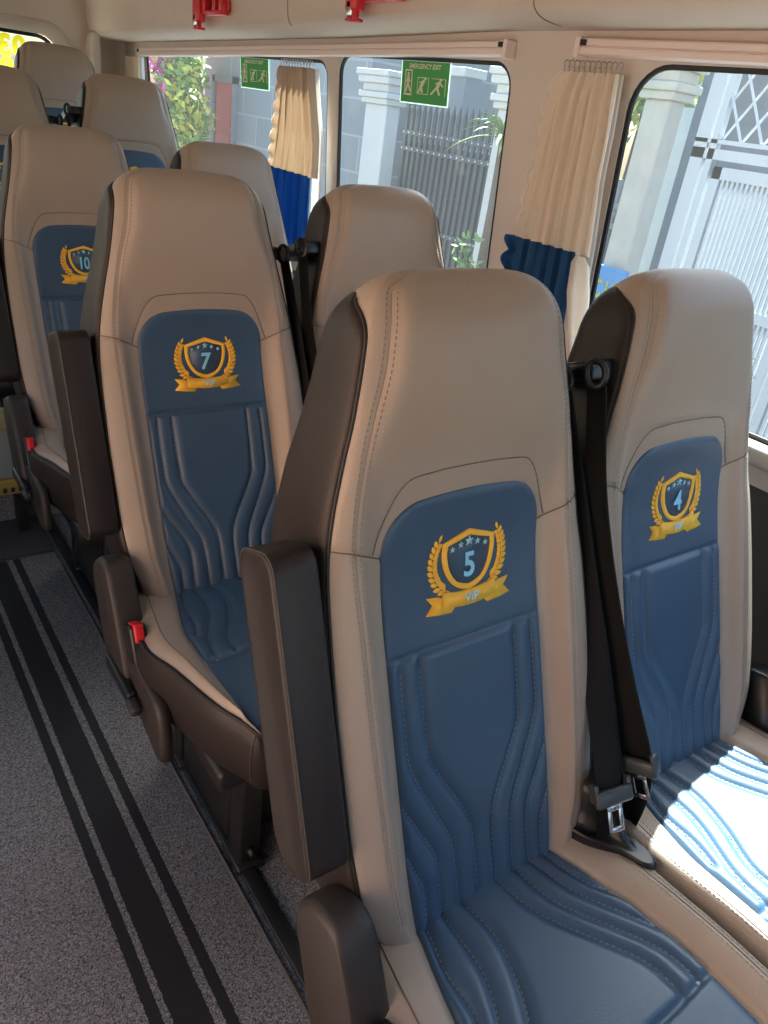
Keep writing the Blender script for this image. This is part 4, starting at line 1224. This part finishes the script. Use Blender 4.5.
def palm(x, y, z, n, ln, label, seed):
    root = empty('palm', (x, y, z)); tag(root, label, 'plant', 'spiky palms by the gates')
    r = np.random.default_rng(seed); mb = MB()
    for i in range(n):
        a = r.uniform(0, 2 * math.pi); e = r.uniform(.2, 1.2); L_ = ln * r.uniform(.7, 1.1); pts = []
        for t in np.linspace(0, 1, 8):
            pts.append(np.array([math.cos(a) * math.cos(e) * L_ * t, math.sin(a) * math.cos(e) * L_ * t, math.sin(e) * L_ * t - .55 * L_ * t * t]))
        s = np.array([-math.sin(a), math.cos(a), 0]); w = [.018 * math.sin(math.pi * min(.999, .12 + .88 * t)) for t in np.linspace(0, 1, 8)]
        mb.grid(np.array([[p - s * q, p + np.array([0, 0, -.006]), p + s * q] for p, q in zip(pts, w)]))
    mb.build('fronds', LEAF_G, root)
    mb = MB(); mb.tube([(0, 0, -(z - GZ)), (0.02, 0, -.5), (0, 0, 0)], [.06, .05, .04], 8); mb.build('stem', BARK, root)
palm(FX - .25, 4.22, 1.30, 46, .42, 'spiky palm beside the white pillar in the middle window', 31)
palm(FX - .45, 3.50, 1.55, 40, .40, 'spiky palm at the top left of the near window', 32)
root = empty('shrub', (FX - .45, 4.20, GZ)); tag(root, 'low green shrub at the foot of the white pillar', 'plant')
mb = MB(); foliage(mb, (0, 0, .95), (.12, .18, .35), 130, .045, [0, 0], 41, .1); mb.build('foliage', [LEAF_G], root, smooth=False)
mb = MB(); mb.tube([(0, 0, 0), (.02, .02, .6), (0, 0, 1.2)], [.02, .015, .008], 6); mb.build('stem', BARK, root)
for k, (x, y, h, s) in enumerate(((9.2, 10.2, 3.0, 1.0), (7.6, 6.0, 2.9, .9), (8.4, 14.0, 3.4, 1.5))):
    root = empty('tree', (x, y, GZ)); tag(root, ('bushy green tree above the tiled house', 'green tree behind the spiked gate', 'bushy tree far behind the bougainvillea')[k], 'tree', 'trees behind the houses')
    mb = MB()
    for j in range(5):
        foliage(mb, (rng.uniform(-.6, .6) * s, rng.uniform(-.7, .7) * s, h + rng.uniform(-.5, .6)), (.6 * s, .6 * s, .55 * s), 330, .09, [0, 0, 1], 60 + 7 * k + j, .3)
    mb.build('crown', [LEAF_G, LEAF_Y], root, smooth=False)
    mb = MB(); mb.tube([(0, 0, 0), (.05, .05, h * .5), (0, 0, h)], [.12, .10, .06], 8); mb.build('trunk', BARK, root)

# blue shop sign fixed to the cream pillar
root = empty('shop_sign', (FX - .06, 3.10, .44)); tag(root, 'blue sign with yellow letters low on the cream pillar', 'sign')
mb = MB(); mb.rbox((0, -.13, -.19), (.03, .13, .17), .004, 1); mb.build('board', smat('sign_blue', (.02, .22, .52), .5), root, smooth=False)
lettering('lettering', 'C HỌ', .17, (-.004, -.005, .0), (0, -1, 0), (0, 0, 1), YELLOW, .004, root, 'yellow lettering', sx=.58)

# unseen house added to bounce warm light onto the aisle side
root = empty('bounce_building', (-4.6, 1.0, GZ)); tag(root, 'unseen peach house added to bounce warm light on the door side', 'house')
mb = MB(); mb.box((-4, -8, 0), (0, 8, 4.2)); mb.build('wall', smat('warm_bounce_peach', (.37, .25, .185), .8), root, smooth=False)
mb = MB(); mb.box((-4.2, -8.2, 4.2), (.3, 8.2, 4.45)); mb.build('roof_slab', PAINT_W, root, smooth=False)

# ------------------------------------------------------------------ light
w = bpy.data.worlds.new('World'); SC.world = w; w.use_nodes = True
nt = w.node_tree; bg = nt.nodes['Background']
sky = nt.nodes.new('ShaderNodeTexSky'); sky.sky_type = 'NISHITA'; sky.sun_disc = False
sd = Vector((.55, .46, 1.0)).normalized()
sky.sun_elevation = math.asin(sd.z); sky.sun_rotation = math.atan2(sd.x, sd.y)
sky.air_density = 1.2; sky.dust_density = 3.0; sky.ozone_density = 1.0
nt.links.new(sky.outputs[0], bg.inputs[0]); bg.inputs[1].default_value = .42
sl = bpy.data.lights.new('Sun', 'SUN'); sl.energy = 28.; sl.angle = math.radians(.6); sl.color = (1., .95, .88)
so = bpy.data.objects.new('sun', sl); link(so); so.rotation_euler = (-sd).to_track_quat('-Z', 'Y').to_euler()

# ------------------------------------------------------------------ camera
r_ = Vector((0.8124014657256401, -0.568224779061055, 0.1308604560126824)); u_ = Vector((0.17340872121560572, 0.44970743307981204, 0.876180711976208)); f_ = Vector((0.5567165112453555, 0.6891181503151559, -0.46387811008175206))
cam = bpy.data.cameras.new('Camera'); co = bpy.data.objects.new('camera', cam); link(co)
M = Matrix.Identity(4)
for i in range(3):
    M[i][0] = r_[i]; M[i][1] = u_[i]; M[i][2] = -f_[i]
M[0][3], M[1][3], M[2][3] = -.59327511, -.39254907, 1.34768616
co.matrix_world = M
cam.sensor_fit = 'VERTICAL'; cam.sensor_height = 36; cam.lens = 752.6905 / 1024 * 36; cam.clip_start = .02; cam.clip_end = 200
SC.camera = co
SC.view_settings.view_transform = 'Standard'; SC.view_settings.look = 'None'; SC.view_settings.gamma = 1; SC.view_settings.use_curve_mapping = False
SC.view_settings.exposure = .86
SC.cycles.max_bounces = 10; SC.cycles.diffuse_bounces = 6; SC.cycles.transparent_max_bounces = 16
SC.cycles.sample_clamp_indirect = 6
SC.cycles.use_denoising = True
